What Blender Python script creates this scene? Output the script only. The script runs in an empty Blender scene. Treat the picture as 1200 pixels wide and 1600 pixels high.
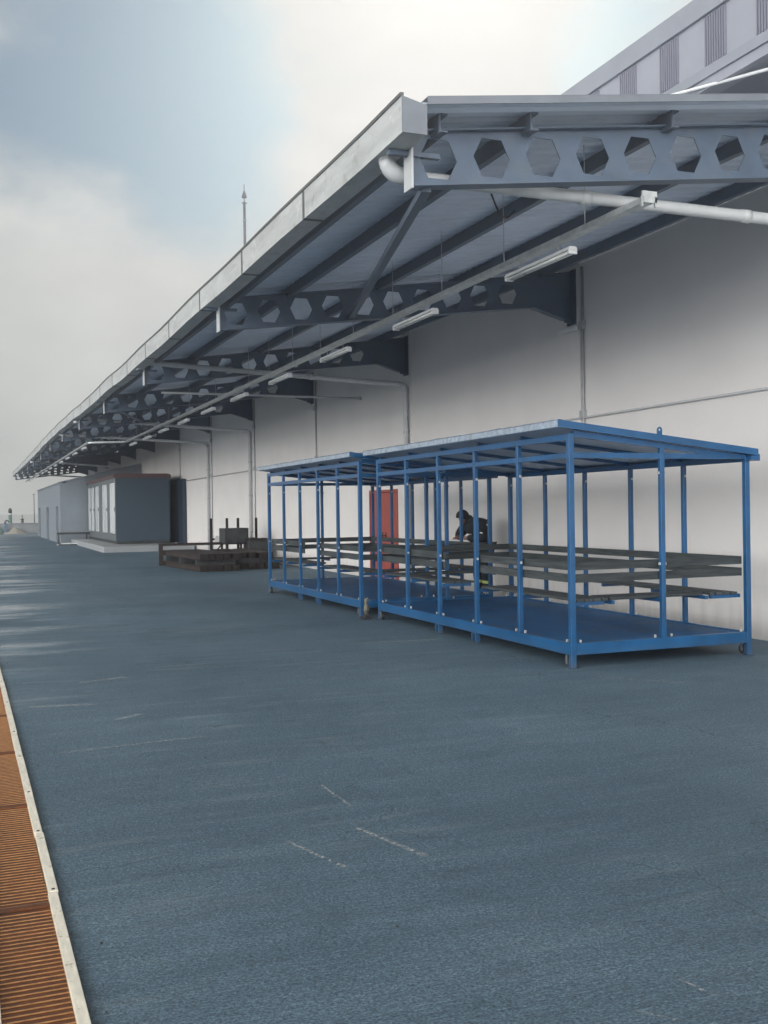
import bpy, bmesh, math, random
from mathutils import Vector, Matrix, Quaternion
random.seed(7)
S = bpy.context.scene
C = S.collection
R = math.radians

# ------------------------------------------------------------------ camera
YAW, PITCH, ROLL = R(21.3797), R(-0.17), R(0.80)
def make_camera():
    cd = bpy.data.cameras.new('camera')
    cd.sensor_fit = 'VERTICAL'; cd.sensor_height = 36.0; cd.lens = 36.0*1640/1600
    cd.clip_start = 0.05; cd.clip_end = 8000
    o = bpy.data.objects.new('camera', cd); C.objects.link(o)
    F = Vector((math.sin(YAW)*math.cos(PITCH), math.cos(YAW)*math.cos(PITCH), math.sin(PITCH)))
    R0 = Vector((math.cos(YAW), -math.sin(YAW), 0)); U0 = R0.cross(F)
    r = -ROLL
    Rv = math.cos(r)*R0 + math.sin(r)*U0; U = -math.sin(r)*R0 + math.cos(r)*U0
    m = Matrix(((Rv.x, U.x, -F.x, 0), (Rv.y, U.y, -F.y, 0), (Rv.z, U.z, -F.z, 1.6), (0, 0, 0, 1)))
    o.matrix_world = m
    S.camera = o
make_camera()

# ------------------------------------------------------------------ world, sun, exposure
SUN_EL, SUN_AZ = R(29.0), R(26.0)          # azimuth measured from +Y towards +X
SUN_DIR = Vector((math.cos(SUN_EL)*math.sin(SUN_AZ), math.cos(SUN_EL)*math.cos(SUN_AZ), math.sin(SUN_EL)))
S.view_settings.view_transform = 'Standard'; S.view_settings.look = 'None'
S.view_settings.exposure = 0.12; S.view_settings.gamma = 1.0
S.view_settings.use_curve_mapping = False

def nd(nt, t, **kw):
    n = nt.nodes.new(t)
    for k, v in kw.items(): setattr(n, k, v)
    return n
def val(sock, v): sock.default_value = v

SIDE_LIFT = (14.2, 13.6, 13.9, 1)
def make_world():
    w = bpy.data.worlds.new('World'); S.world = w; w.use_nodes = True
    nt = w.node_tree; nt.nodes.clear(); L = nt.links.new
    out = nd(nt, 'ShaderNodeOutputWorld'); bg = nd(nt, 'ShaderNodeBackground')
    L(bg.outputs[0], out.inputs[0])
    sky = nd(nt, 'ShaderNodeTexSky'); sky.sky_type = 'NISHITA'; sky.sun_disc = False
    sky.sun_elevation = SUN_EL; sky.sun_rotation = SUN_AZ; sky.air_density = 1.0; sky.dust_density = 1.6; sky.ozone_density = 1.2
    tc = nd(nt, 'ShaderNodeTexCoord')
    # all clouds live in direction space: noise on the view direction, stretched near the horizon
    def math_(op, a, b=None, clamp=False):
        m = nd(nt, 'ShaderNodeMath', operation=op); m.use_clamp = clamp
        for i, x in enumerate((a, b)):
            if x is None: continue
            if isinstance(x, (int, float)): m.inputs[i].default_value = x
            else: L(x, m.inputs[i])
        return m.outputs[0]
    def dot(vec):
        v = nd(nt, 'ShaderNodeVectorMath', operation='DOT_PRODUCT'); L(tc.outputs['Generated'], v.inputs[0]); v.inputs[1].default_value = vec
        return v.outputs['Value']
    mp = nd(nt, 'ShaderNodeMapping'); mp.inputs['Scale'].default_value = (1, 1, 1.7); mp.inputs['Location'].default_value = (3.1, 1.7, .4)
    L(tc.outputs['Generated'], mp.inputs[0])
    n1 = nd(nt, 'ShaderNodeTexNoise'); n1.inputs['Scale'].default_value = 3.0; n1.inputs['Detail'].default_value = 9; n1.inputs['Roughness'].default_value = .5; n1.inputs['Distortion'].default_value = .3
    L(mp.outputs[0], n1.inputs[0])
    n2 = nd(nt, 'ShaderNodeTexNoise'); n2.inputs['Scale'].default_value = 7.0; n2.inputs['Detail'].default_value = 6
    L(mp.outputs[0], n2.inputs[0])
    # breaks in the cloud (directions of clear air)
    def px(x, y):
        F = Vector((math.sin(YAW), math.cos(YAW), 0)); Rv = Vector((math.cos(YAW), -math.sin(YAW), 0))
        return (F*1640 + Rv*(x-600) + Vector((0, 0, 1))*(796-y)).normalized()
    cov = n1.outputs[0]
    gap = None
    for (x, y, rad, amt) in ((150, 50, 12.5, .84), (300, 200, 8, .84), (110, 215, 7.5, .62), (20, -40, 12, .5), (60, 150, 7, .25), (1000, 60, 6, .6), (1080, -20, 7, .4), (300,-300,24,.25)):
        d = px(x, y); c0 = math.cos(R(rad))
        mr = nd(nt, 'ShaderNodeMapRange'); mr.interpolation_type = 'SMOOTHSTEP'
        L(dot(d), mr.inputs[0]); mr.inputs[1].default_value = c0; mr.inputs[2].default_value = 1.0; mr.inputs[3].default_value = 0; mr.inputs[4].default_value = amt
        gap = mr.outputs[0] if gap is None else math_('MAXIMUM', gap, mr.outputs[0])
    # away from the sun and high up the cloud is thinner
    zf = dot((0, 0, 1))
    mz = nd(nt, 'ShaderNodeMapRange'); L(zf, mz.inputs[0]); mz.inputs[1].default_value = .45; mz.inputs[2].default_value = .95; mz.inputs[3].default_value = 0; mz.inputs[4].default_value = .45
    thin = math_('ADD', gap, mz.outputs[0])
    m = math_('ADD', math_('MULTIPLY', math_('SUBTRACT', cov, .5), 2.1), .92)
    m = math_('SUBTRACT', m, thin)
    m = math_('ADD', m, math_('MULTIPLY', math_('SUBTRACT', n2.outputs[0], .5), 1.0))
    mask = nd(nt, 'ShaderNodeMapRange'); mask.interpolation_type = 'SMOOTHSTEP'; L(m, mask.inputs[0])
    mask.inputs[1].default_value = .10; mask.inputs[2].default_value = .90
    # cloud brightness grows towards the sun
    ds = math_('MAXIMUM', dot(SUN_DIR), 0.0)
    g1 = math_('MULTIPLY', math_('POWER', ds, 60.0), .10)
    g2 = math_('MULTIPLY', math_('POWER', ds, 9.0), .05)
    bright = math_('ADD', math_('ADD', g1, g2), .54)
    bright = math_('ADD', bright, math_('MULTIPLY', math_('SUBTRACT', n1.outputs[0], .5), .42))
    bright = math_('ADD', bright, math_('MULTIPLY', math_('SUBTRACT', n2.outputs[0], .5), .22))
    cc = nd(nt, 'ShaderNodeMix', data_type='RGBA'); cc.inputs[0].default_value = 1.0; cc.blend_type = 'MULTIPLY'
    warm = nd(nt, 'ShaderNodeMix', data_type='RGBA'); L(math_('POWER', ds, 14.0), warm.inputs[0]); warm.inputs[6].default_value = (.98, 1.0, .955, 1); warm.inputs[7].default_value = (1.04, 1.0, .93, 1)
    L(warm.outputs[2], cc.inputs[6])
    cmb = nd(nt, 'ShaderNodeCombineColor')
    for i in range(3): L(bright, cmb.inputs[i])
    L(cmb.outputs[0], cc.inputs[7])
    skm = nd(nt, 'ShaderNodeMix', data_type='RGBA'); skm.blend_type = 'MULTIPLY'; skm.inputs[0].default_value = 1.0
    L(sky.outputs[0], skm.inputs[6]); skm.inputs[7].default_value = (.0225, .0320, .0380, 1)
    mix = nd(nt, 'ShaderNodeMix', data_type='RGBA'); L(mask.outputs[0], mix.inputs[0]); L(skm.outputs[2], mix.inputs[6]); L(cc.outputs[2], mix.inputs[7])
    # added fill: low sky behind and left of camera brightened for wall and canopy
    side = nd(nt, 'ShaderNodeMapRange'); side.interpolation_type = 'SMOOTHSTEP'; L(dot(Vector((-.66, -.75, 0))), side.inputs[0]); side.inputs[1].default_value = -.10; side.inputs[2].default_value = .85
    low = nd(nt, 'ShaderNodeMapRange'); L(zf, low.inputs[0]); low.inputs[1].default_value = .02; low.inputs[2].default_value = .62; low.inputs[3].default_value = 1.0; low.inputs[4].default_value = .08
    amt = math_('MULTIPLY', side.outputs[0], low.outputs[0])
    lift = nd(nt, 'ShaderNodeMix', data_type='RGBA'); L(amt, lift.inputs[0]); lift.inputs[6].default_value = (1, 1, 1, 1); lift.inputs[7].default_value = SIDE_LIFT
    fin = nd(nt, 'ShaderNodeMix', data_type='RGBA'); fin.blend_type = 'MULTIPLY'; fin.inputs[0].default_value = 1.0; L(mix.outputs[2], fin.inputs[6]); L(lift.outputs[2], fin.inputs[7])
    L(fin.outputs[2], bg.inputs[0]); bg.inputs[1].default_value = 1.0
make_world()

def make_sun():
    ld = bpy.data.lights.new('sun', 'SUN'); ld.energy = 1.1; ld.angle = R(12); ld.color = (1, .95, .87)
    o = bpy.data.objects.new('sun', ld); C.objects.link(o)
    o.rotation_euler = (-SUN_DIR).to_track_quat('-Z', 'Y').to_euler()
    o.location = (20, 60, 60)
make_sun()

# ------------------------------------------------------------------ materials
def mat(name, col, rough=.6, metal=0.0, var=.12, scale=4.0, col2=None, bump=0.0, bscale=40, stretch=(1, 1, 1), spec=.5, coat=0, streak=0):
    m = bpy.data.materials.new(name); m.use_nodes = True
    nt = m.node_tree; L = nt.links.new; b = nt.nodes['Principled BSDF']
    b.inputs['Roughness'].default_value = rough; b.inputs['Metallic'].default_value = metal
    b.inputs['Specular IOR Level'].default_value = spec; b.inputs['Coat Weight'].default_value = coat; b.inputs['Coat Roughness'].default_value = .18
    tc = nd(nt, 'ShaderNodeTexCoord'); mp = nd(nt, 'ShaderNodeMapping'); mp.inputs['Scale'].default_value = stretch
    L(tc.outputs['Object'], mp.inputs[0])
    n = nd(nt, 'ShaderNodeTexNoise'); n.inputs['Scale'].default_value = scale; n.inputs['Detail'].default_value = 8; n.inputs['Roughness'].default_value = .62
    L(mp.outputs[0], n.inputs[0])
    cr = nd(nt, 'ShaderNodeValToRGB')
    c = Vector(col[:3])
    lo = tuple(c*(1-var)) + (1,); hi = (tuple(c*(1+var)) + (1,)) if col2 is None else tuple(col2) + (1,)
    cr.color_ramp.elements[0].position = .34; cr.color_ramp.elements[0].color = lo
    cr.color_ramp.elements[1].position = .68; cr.color_ramp.elements[1].color = hi
    L(n.outputs[0], cr.inputs[0]); L(cr.outputs[0], b.inputs['Base Color'])
    rr = nd(nt, 'ShaderNodeMapRange'); L(n.outputs[0], rr.inputs[0]); rr.inputs[3].default_value = max(0, rough-.1); rr.inputs[4].default_value = min(1, rough+.12)
    L(rr.outputs[0], b.inputs['Roughness'])
    if bump:
        n2 = nd(nt, 'ShaderNodeTexNoise'); n2.inputs['Scale'].default_value = bscale; n2.inputs['Detail'].default_value = 4; L(mp.outputs[0], n2.inputs[0])
        bp = nd(nt, 'ShaderNodeBump'); bp.inputs['Strength'].default_value = bump; bp.inputs['Distance'].default_value = .02
        L(n2.outputs[0], bp.inputs['Height']); L(bp.outputs[0], b.inputs['Normal'])
    return m

M = {}
M['blue'] = mat('blue_paint', (.0005, .070, .190), .42, 0, .22, 2.5, bump=.08, bscale=40, coat=.35)
M['blue_floor'] = mat('blue_floor_paint', (.0005, .072, .20), .6, 0, .35, 2.2, bump=.08, bscale=14, spec=.3)
M['galv'] = mat('galvanised_steel', (.50, .53, .53), .42, .55, .18, 9, bump=.03, bscale=30)
M['gutter'] = mat('gutter_sheet', (.44, .46, .455), .55, .1, .16, 5, stretch=(1, .35, 2))
M['gutter_dark'] = mat('gutter_lip', (.10, .11, .11), .55, .3, .15, 5)
M['roofsheet'] = mat('roof_sheet', (.56, .64, .75), .55, .0, .10, 1.2)
M['frame_light'] = mat('end_cap_sheet', (.17, .19, .22), .55, .1, .1, 5)
M['navy'] = mat('navy_steel', (.078, .115, .170), .5, .0, .15, 3)
M['purlin'] = mat('purlin_steel', (.10, .13, .175), .55, .0, .15, 3)
M['pvc'] = mat('pvc_pipe', (.50, .52, .53), .4, 0, .06, 5)
M['conduit'] = mat('conduit_grey', (.42, .43, .44), .45, .2, .1, 8)
M['white'] = mat('white_paint', (.74, .75, .75), .45, 0, .05, 6)
M['diffuser'] = mat('lamp_diffuser', (.80, .80, .78), .3, 0, .03, 6)
M['black'] = mat('black_rubber', (.022, .023, .025), .7, 0, .2, 20)
M['chrome'] = mat('bright_clamp', (.42, .43, .43), .4, .2, .1, 20)
M['rust'] = mat('rusty_steel', (.018, .014, .013), .75, .1, .3, 6, col2=(.048, .034, .030), bump=.1)
M['darksteel'] = mat('dark_steel', (.024, .029, .033), .6, .2, .25, 7, col2=(.060, .066, .068))
M['red'] = mat('red_door_paint', (.34, .070, .052), .45, 0, .1, 3)
M['maroon'] = mat('maroon_roof_trim', (.085, .036, .038), .5, 0, .15, 3)
M['kiosk'] = mat('kiosk_grey_panel', (.030, .055, .080), .5, 0, .06, 2)
M['glassdoor'] = mat('glossy_door_panel', (.92, .95, .95), .18, .35, .04, 2)
M['frame_grey'] = mat('grey_frame', (.12, .14, .15), .45, .2, .1, 4)
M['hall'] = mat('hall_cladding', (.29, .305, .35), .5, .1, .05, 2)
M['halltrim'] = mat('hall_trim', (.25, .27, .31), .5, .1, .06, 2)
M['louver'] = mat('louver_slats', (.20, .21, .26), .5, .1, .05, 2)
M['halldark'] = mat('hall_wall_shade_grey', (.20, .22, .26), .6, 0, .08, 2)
M['clerestory'] = mat('clerestory_glazing', (.62, .70, .74), .15, .3, .03, 2)
M['lowwall'] = mat('annex_render', (.20, .235, .265), .8, 0, .08, 1.5, bump=.05)
M['wallshadow'] = mat('navy_wall_shadow', (.018, .036, .062), .45, .1, .15, 2)
M['grate'] = mat('orange_grate', (.095, .025, .003), .6, .0, .35, 5, col2=(.165, .048, .007), bump=.25, bscale=70)
M['grate_bar'] = mat('worn_bar_tops', (.38, .19, .075), .45, .2, .25, 30)
M['grate_edge'] = mat('cream_steel_edge', (.86, .80, .66), .36, .25, .14, 7, stretch=(6, 1, 1), bump=.03)
M['channel'] = mat('drain_channel_concrete', (.10, .045, .02), .9, 0, .3, 6)
M['skin'] = mat('skin', (.20, .115, .09), .55, 0, .06, 10)
M['jacket'] = mat('dark_jacket', (.012, .017, .023), .85, 0, .25, 14, bump=.25, bscale=18)
M['trousers'] = mat('dark_trousers', (.014, .020, .028), .85, 0, .25, 14, bump=.2, bscale=18)
M['hivis'] = mat('reflective_band', (.42, .50, .16), .5, 0, .1, 14)
M['reflect'] = mat('reflective_patch', (.70, .72, .70), .4, 0, .05, 14)
M['sand'] = mat('sand', (.36, .34, .29), .95, 0, .15, 8, bump=.4)
M['green'] = mat('green_sheet', (.10, .17, .14), .7, 0, .15, 5)
M['bluegrey'] = mat('blue_grey_paint', (.11, .17, .24), .6, 0, .15, 5)
M['quay'] = mat('quay_wall_concrete', (.30, .32, .33), .9, 0, .1, 1.2, bump=.2)
M['olive'] = mat('olive_metal', (.07, .075, .05), .6, .2, .5, 12, col2=(.20, .19, .15))

def weather(m, spec_list):
    """chips, dust and foot grime laid over a painted material"""
    nt = m.node_tree; L = nt.links.new; b = nt.nodes['Principled BSDF']
    src = b.inputs['Base Color'].links[0].from_socket
    tc = nd(nt, 'ShaderNodeTexCoord')
    for (scale, lo, hi, col, zmax) in spec_list:
        n = nd(nt, 'ShaderNodeTexNoise'); n.inputs['Scale'].default_value = scale; n.inputs['Detail'].default_value = 8; n.inputs['Roughness'].default_value = .7; L(tc.outputs['Object'], n.inputs[0])
        r = nd(nt, 'ShaderNodeMapRange'); L(n.outputs[0], r.inputs[0]); r.inputs[1].default_value = lo; r.inputs[2].default_value = hi
        f = r.outputs[0]
        if zmax:
            sp = nd(nt, 'ShaderNodeSeparateXYZ'); L(tc.outputs['Object'], sp.inputs[0])
            z = nd(nt, 'ShaderNodeMapRange'); L(sp.outputs[2], z.inputs[0]); z.inputs[1].default_value = zmax; z.inputs[2].default_value = 0.0
            mu = nd(nt, 'ShaderNodeMath', operation='MULTIPLY'); L(f, mu.inputs[0]); L(z.outputs[0], mu.inputs[1]); f = mu.outputs[0]
        x = nd(nt, 'ShaderNodeMix', data_type='RGBA'); L(f, x.inputs[0]); L(src, x.inputs[6]); x.inputs[7].default_value = col + (1,); src = x.outputs[2]
    L(src, b.inputs['Base Color'])
weather(M['blue'], [(28, .69, .73, (.10, .085, .075), 0), (9, .35, .65, (.075, .085, .09), .20)])
weather(M['blue_floor'], [(3.5, .50, .80, (.035, .095, .19), 0), (14, .60, .70, (.10, .13, .16), 0)])
weather(M['gutter'], [(6, .56, .72, (.27, .27, .255), 0), (2.5, .60, .66, (.56, .57, .56), 0)])
weather(M['navy'], [(22, .66, .70, (.11, .07, .05), 0), (4, .5, .75, (.11, .135, .165), 0)])
weather(M['grate_edge'], [(16, .60, .68, (.30, .20, .11), 0)])
weather(M['grate'], [(11, .55, .70, (.035, .016, .008), 0)])
def wall_mat():
    m = bpy.data.materials.new('wall_render'); m.use_nodes = True
    nt = m.node_tree; L = nt.links.new; b = nt.nodes['Principled BSDF']; b.inputs['Roughness'].default_value = .85
    geo = nd(nt, 'ShaderNodeNewGeometry')
    n = nd(nt, 'ShaderNodeTexNoise'); n.inputs['Scale'].default_value = .8; n.inputs['Detail'].default_value = 9; n.inputs['Roughness'].default_value = .6
    L(geo.outputs['Position'], n.inputs[0])
    mp = nd(nt, 'ShaderNodeMapping'); mp.inputs['Scale'].default_value = (2, 5, .35); L(geo.outputs['Position'], mp.inputs[0])
    n2 = nd(nt, 'ShaderNodeTexNoise'); n2.inputs['Scale'].default_value = 1.4; n2.inputs['Detail'].default_value = 6; L(mp.outputs[0], n2.inputs[0])
    cr = nd(nt, 'ShaderNodeValToRGB'); cr.color_ramp.elements[0].position = .3; cr.color_ramp.elements[0].color = (.71, .685, .66, 1)
    cr.color_ramp.elements[1].position = .7; cr.color_ramp.elements[1].color = (.76, .74, .71, 1); L(n.outputs[0], cr.inputs[0])
    cr2 = nd(nt, 'ShaderNodeValToRGB'); cr2.color_ramp.elements[0].position = .32; cr2.color_ramp.elements[0].color = (.995, .995, .995, 1)
    cr2.color_ramp.elements[1].position = .55; cr2.color_ramp.elements[1].color = (1, 1, 1, 1); L(n2.outputs[0], cr2.inputs[0])
    mx = nd(nt, 'ShaderNodeMix', data_type='RGBA'); mx.blend_type = 'MULTIPLY'; mx.inputs[0].default_value = 1
    L(cr.outputs[0], mx.inputs[6]); L(cr2.outputs[0], mx.inputs[7])
    # splash dirt along the foot of the wall
    sx = nd(nt, 'ShaderNodeSeparateXYZ'); L(geo.outputs['Position'], sx.inputs[0])
    ad = nd(nt, 'ShaderNodeMath', operation='MULTIPLY_ADD'); L(n2.outputs[0], ad.inputs[0]); ad.inputs[1].default_value = -.55; L(sx.outputs[2], ad.inputs[2])
    mr = nd(nt, 'ShaderNodeMapRange'); L(ad.outputs[0], mr.inputs[0]); mr.inputs[1].default_value = -.25; mr.inputs[2].default_value = .12; mr.inputs[3].default_value = .72; mr.inputs[4].default_value = 1
    mx2 = nd(nt, 'ShaderNodeMix', data_type='RGBA'); mx2.blend_type = 'MULTIPLY'; mx2.inputs[0].default_value = 1
    cb = nd(nt, 'ShaderNodeCombineColor')
    for i in range(3): L(mr.outputs[0], cb.inputs[i])
    L(mx.outputs[2], mx2.inputs[6]); L(cb.outputs[0], mx2.inputs[7]); L(mx2.outputs[2], b.inputs['Base Color'])
    n3 = nd(nt, 'ShaderNodeTexNoise'); n3.inputs['Scale'].default_value = 18; n3.inputs['Detail'].default_value = 6; L(geo.outputs['Position'], n3.inputs[0])
    bp = nd(nt, 'ShaderNodeBump'); bp.inputs['Strength'].default_value = .25; bp.inputs['Distance'].default_value = .01; L(n3.outputs[0], bp.inputs['Height']); L(bp.outputs[0], b.inputs['Normal'])
    return m
M['wall'] = wall_mat()

def wood_mat():
    m = mat('weathered_plank', (.020, .028, .032), .6, 0, .3, 5, col2=(.066, .078, .080), bump=.3, bscale=12, stretch=(8, .7, 8))
    return m
M['wood'] = wood_mat()
M['wood_end'] = mat('weathered_plank_cross', (.018, .025, .030), .65, 0, .3, 5, col2=(.050, .062, .068), bump=.3, bscale=12, stretch=(.7, 8, 8))

def ground_mat():
    m = bpy.data.materials.new('broomed_concrete'); m.use_nodes = True
    nt = m.node_tree; L = nt.links.new; b = nt.nodes['Principled BSDF']
    geo = nd(nt, 'ShaderNodeNewGeometry'); P = geo.outputs['Position']
    def mp(s, loc=(0, 0, 0), rot=0):
        q = nd(nt, 'ShaderNodeMapping'); q.inputs['Scale'].default_value = s; q.inputs['Location'].default_value = loc; q.inputs['Rotation'].default_value = (0, 0, rot); L(P, q.inputs[0]); return q.outputs[0]
    def noise(vec, sc, det=6, ro=.55, dist=0):
        n = nd(nt, 'ShaderNodeTexNoise'); n.inputs['Scale'].default_value = sc; n.inputs['Detail'].default_value = det; n.inputs['Roughness'].default_value = ro; n.inputs['Distortion'].default_value = dist; L(vec, n.inputs[0]); return n.outputs[0]
    def ramp(f, a, b_, ca, cb):
        c = nd(nt, 'ShaderNodeValToRGB'); c.color_ramp.elements[0].position = a; c.color_ramp.elements[0].color = ca + (1,)
        c.color_ramp.elements[1].position = b_; c.color_ramp.elements[1].color = cb + (1,); L(f, c.inputs[0]); return c.outputs[0]
    def mul(a, b_, f=1.0):
        x = nd(nt, 'ShaderNodeMix', data_type='RGBA'); x.blend_type = 'MULTIPLY'; x.inputs[0].default_value = f; L(a, x.inputs[6]); L(b_, x.inputs[7]); return x.outputs[2]
    def mr(f, a, b_, c, d):
        x = nd(nt, 'ShaderNodeMapRange'); L(f, x.inputs[0])
        for i, v in enumerate((a, b_, c, d)): x.inputs[i+1].default_value = v
        return x.outputs[0]
    def mth(op, a, b_):
        x = nd(nt, 'ShaderNodeMath', operation=op)
        for i, v in enumerate((a, b_)):
            if isinstance(v, (int, float)): x.inputs[i].default_value = v
            else: L(v, x.inputs[i])
        return x.outputs[0]
    big = noise(mp((1, 1, 1)), .35, 8, .6)
    c = ramp(big, .36, .64, (.066, .113, .152), (.102, .162, .206))
    streak = noise(mp((.8, 6.5, 1), rot=R(3)), 1.0, 9, .7)             # broom and drying streaks run across the yard
    c = mul(c, ramp(streak, .3, .70, (.74, .77, .80), (1.22, 1.20, 1.18)))
    fine = noise(mp((1, 1.3, 1)), 78, 4, .75)
    c = mul(c, ramp(fine, .36, .64, (.36, .39, .43), (1.78, 1.76, 1.72)))
    mid = noise(mp((1, 1.7, 1), (3, 3, 0), R(2)), 26, 5, .7)
    c = mul(c, ramp(mid, .36, .64, (.74, .75, .77), (1.26, 1.26, 1.25)))
    blot = noise(mp((1, 1, 1), (9, 4, 0)), 2.6, 7, .7)
    c = mul(c, ramp(blot, .30, .46, (.80, .81, .83), (1, 1, 1)))
    # pale scraped streaks
    sc = noise(mp((.7, 5.5, 1), (4, 2, 0), R(-5)), 1.3, 10, .72)
    area = noise(mp((1, .6, 1), (7, 11, 0)), .55, 5, .6)
    sxp = nd(nt, 'ShaderNodeSeparateXYZ'); L(P, sxp.inputs[0])
    pale = mth('MULTIPLY', mth('MULTIPLY', mr(sc, .52, .72, 0, .80), mr(area, .44, .60, .10, 1)), mth('MULTIPLY', mr(sxp.outputs[0], 5.0, 1.5, .35, 1), mr(sxp.outputs[1], 4.0, 8.0, .45, 1)))
    x = nd(nt, 'ShaderNodeMix', data_type='RGBA'); L(pale, x.inputs[0]); L(c, x.inputs[6]); x.inputs[7].default_value = (.30, .335, .35, 1); c = x.outputs[2]
    # a few hairline cracks
    vo = nd(nt, 'ShaderNodeTexVoronoi'); vo.feature = 'DISTANCE_TO_EDGE'; vo.inputs['Scale'].default_value = .33
    wob = nd(nt, 'ShaderNodeTexNoise'); wob.inputs['Scale'].default_value = 2.2; wob.inputs['Detail'].default_value = 7; L(P, wob.inputs[0])
    va = nd(nt, 'ShaderNodeVectorMath', operation='MULTIPLY_ADD'); L(wob.outputs['Color'], va.inputs[0]); va.inputs[1].default_value = (.8, .8, 0); L(P, va.inputs[2]); L(va.outputs[0], vo.inputs[0])
    crk = mth('MULTIPLY', mr(vo.outputs[0], .0008, .0026, .45, 0), mr(area, .50, .56, 0, 1))
    cc_ = mth('SUBTRACT', 1.0, crk); ck = nd(nt, 'ShaderNodeCombineColor')
    for i in range(3): L(cc_, ck.inputs[i])
    c = mul(c, ck.outputs[0])
    # dirt packed against the drain edge
    sq = nd(nt, 'ShaderNodeSeparateXYZ'); L(P, sq.inputs[0])
    dd = mth('ADD', sq.outputs[0], mth('MULTIPLY', sq.outputs[1], .0100))
    dd = mth('ADD', dd, mth('MULTIPLY', noise(mp((1, 1, 1), (2, 2, 0)), 14, 5, .7), -.07))
    dirt = mr(dd, .325, .375, .40, 1.0)
    cb = nd(nt, 'ShaderNodeCombineColor')
    for i in range(3): L(dirt, cb.inputs[i])
    c = mul(c, cb.outputs[0])
    L(c, b.inputs['Base Color'])
    # damp film towards the open side, in irregular patches
    sp = nd(nt, 'ShaderNodeSeparateXYZ'); L(P, sp.inputs[0])
    wetn = noise(mp((.22, .55, 1), (1, 7, 0)), 1.1, 9, .66)
    side = mr(sp.outputs[0], 3.4, 1.0, 0, 1)
    far = mr(sp.outputs[1], 7, 14, 0, 1)
    wet = mr(wetn, .43, .56, 0, 1)
    wet = mth('MULTIPLY', mth('MULTIPLY', wet, side), far)
    ro = mr(streak, .3, .7, .62, .80)
    ro = mth('SUBTRACT', ro, mth('MULTIPLY', wet, .54))
    L(ro, b.inputs['Roughness']); b.inputs['Specular IOR Level'].default_value = .45
    br = noise(mp((7, 75, 1), rot=R(1.5)), 1.0, 4, .6)
    gr = noise(mp((1, 1, 1)), 55, 5, .7)
    hgt = mth('ADD', mth('MULTIPLY', br, .8), mth('MULTIPLY', gr, .9))
    bp = nd(nt, 'ShaderNodeBump'); bp.inputs['Distance'].default_value = .02
    L(mth('SUBTRACT', .85, mth('MULTIPLY', wet, .82)), bp.inputs['Strength'])
    L(hgt, bp.inputs['Height']); L(bp.outputs[0], b.inputs['Normal'])
    return m
M['ground'] = ground_mat()

def scuff_mat():
    m = bpy.data.materials.new('pale_scuff'); m.use_nodes = True
    nt = m.node_tree; L = nt.links.new; b = nt.nodes['Principled BSDF']
    b.inputs['Base Color'].default_value = (.40, .43, .44, 1); b.inputs['Roughness'].default_value = .9
    tc = nd(nt, 'ShaderNodeTexCoord'); geo = nd(nt, 'ShaderNodeNewGeometry')
    n = nd(nt, 'ShaderNodeTexNoise'); n.inputs['Scale'].default_value = 45; n.inputs['Detail'].default_value = 6; L(geo.outputs['Position'], n.inputs[0])
    sx = nd(nt, 'ShaderNodeSeparateXYZ'); L(tc.outputs['UV'], sx.inputs[0])
    e = nd(nt, 'ShaderNodeMath', operation='PINGPONG'); L(sx.outputs[1], e.inputs[0]); e.inputs[1].default_value = .5
    e2 = nd(nt, 'ShaderNodeMath', operation='PINGPONG'); L(sx.outputs[0], e2.inputs[0]); e2.inputs[1].default_value = .5
    a = nd(nt, 'ShaderNodeMapRange'); L(e.outputs[0], a.inputs[0]); a.inputs[2].default_value = .45
    a2 = nd(nt, 'ShaderNodeMapRange'); L(e2.outputs[0], a2.inputs[0]); a2.inputs[2].default_value = .07
    k = nd(nt, 'ShaderNodeMath', operation='MULTIPLY'); L(a.outputs[0], k.inputs[0]); L(a2.outputs[0], k.inputs[1])
    r = nd(nt, 'ShaderNodeMapRange'); L(n.outputs[0], r.inputs[0]); r.inputs[1].default_value = .40; r.inputs[2].default_value = .6
    k2 = nd(nt, 'ShaderNodeMath', operation='MULTIPLY'); L(k.outputs[0], k2.inputs[0]); L(r.outputs[0], k2.inputs[1])
    k3 = nd(nt, 'ShaderNodeMath', operation='MULTIPLY'); L(k2.outputs[0], k3.inputs[0]); k3.inputs[1].default_value = .8
    L(k3.outputs[0], b.inputs['Alpha'])
    return m
M['scuff'] = scuff_mat()

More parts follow.
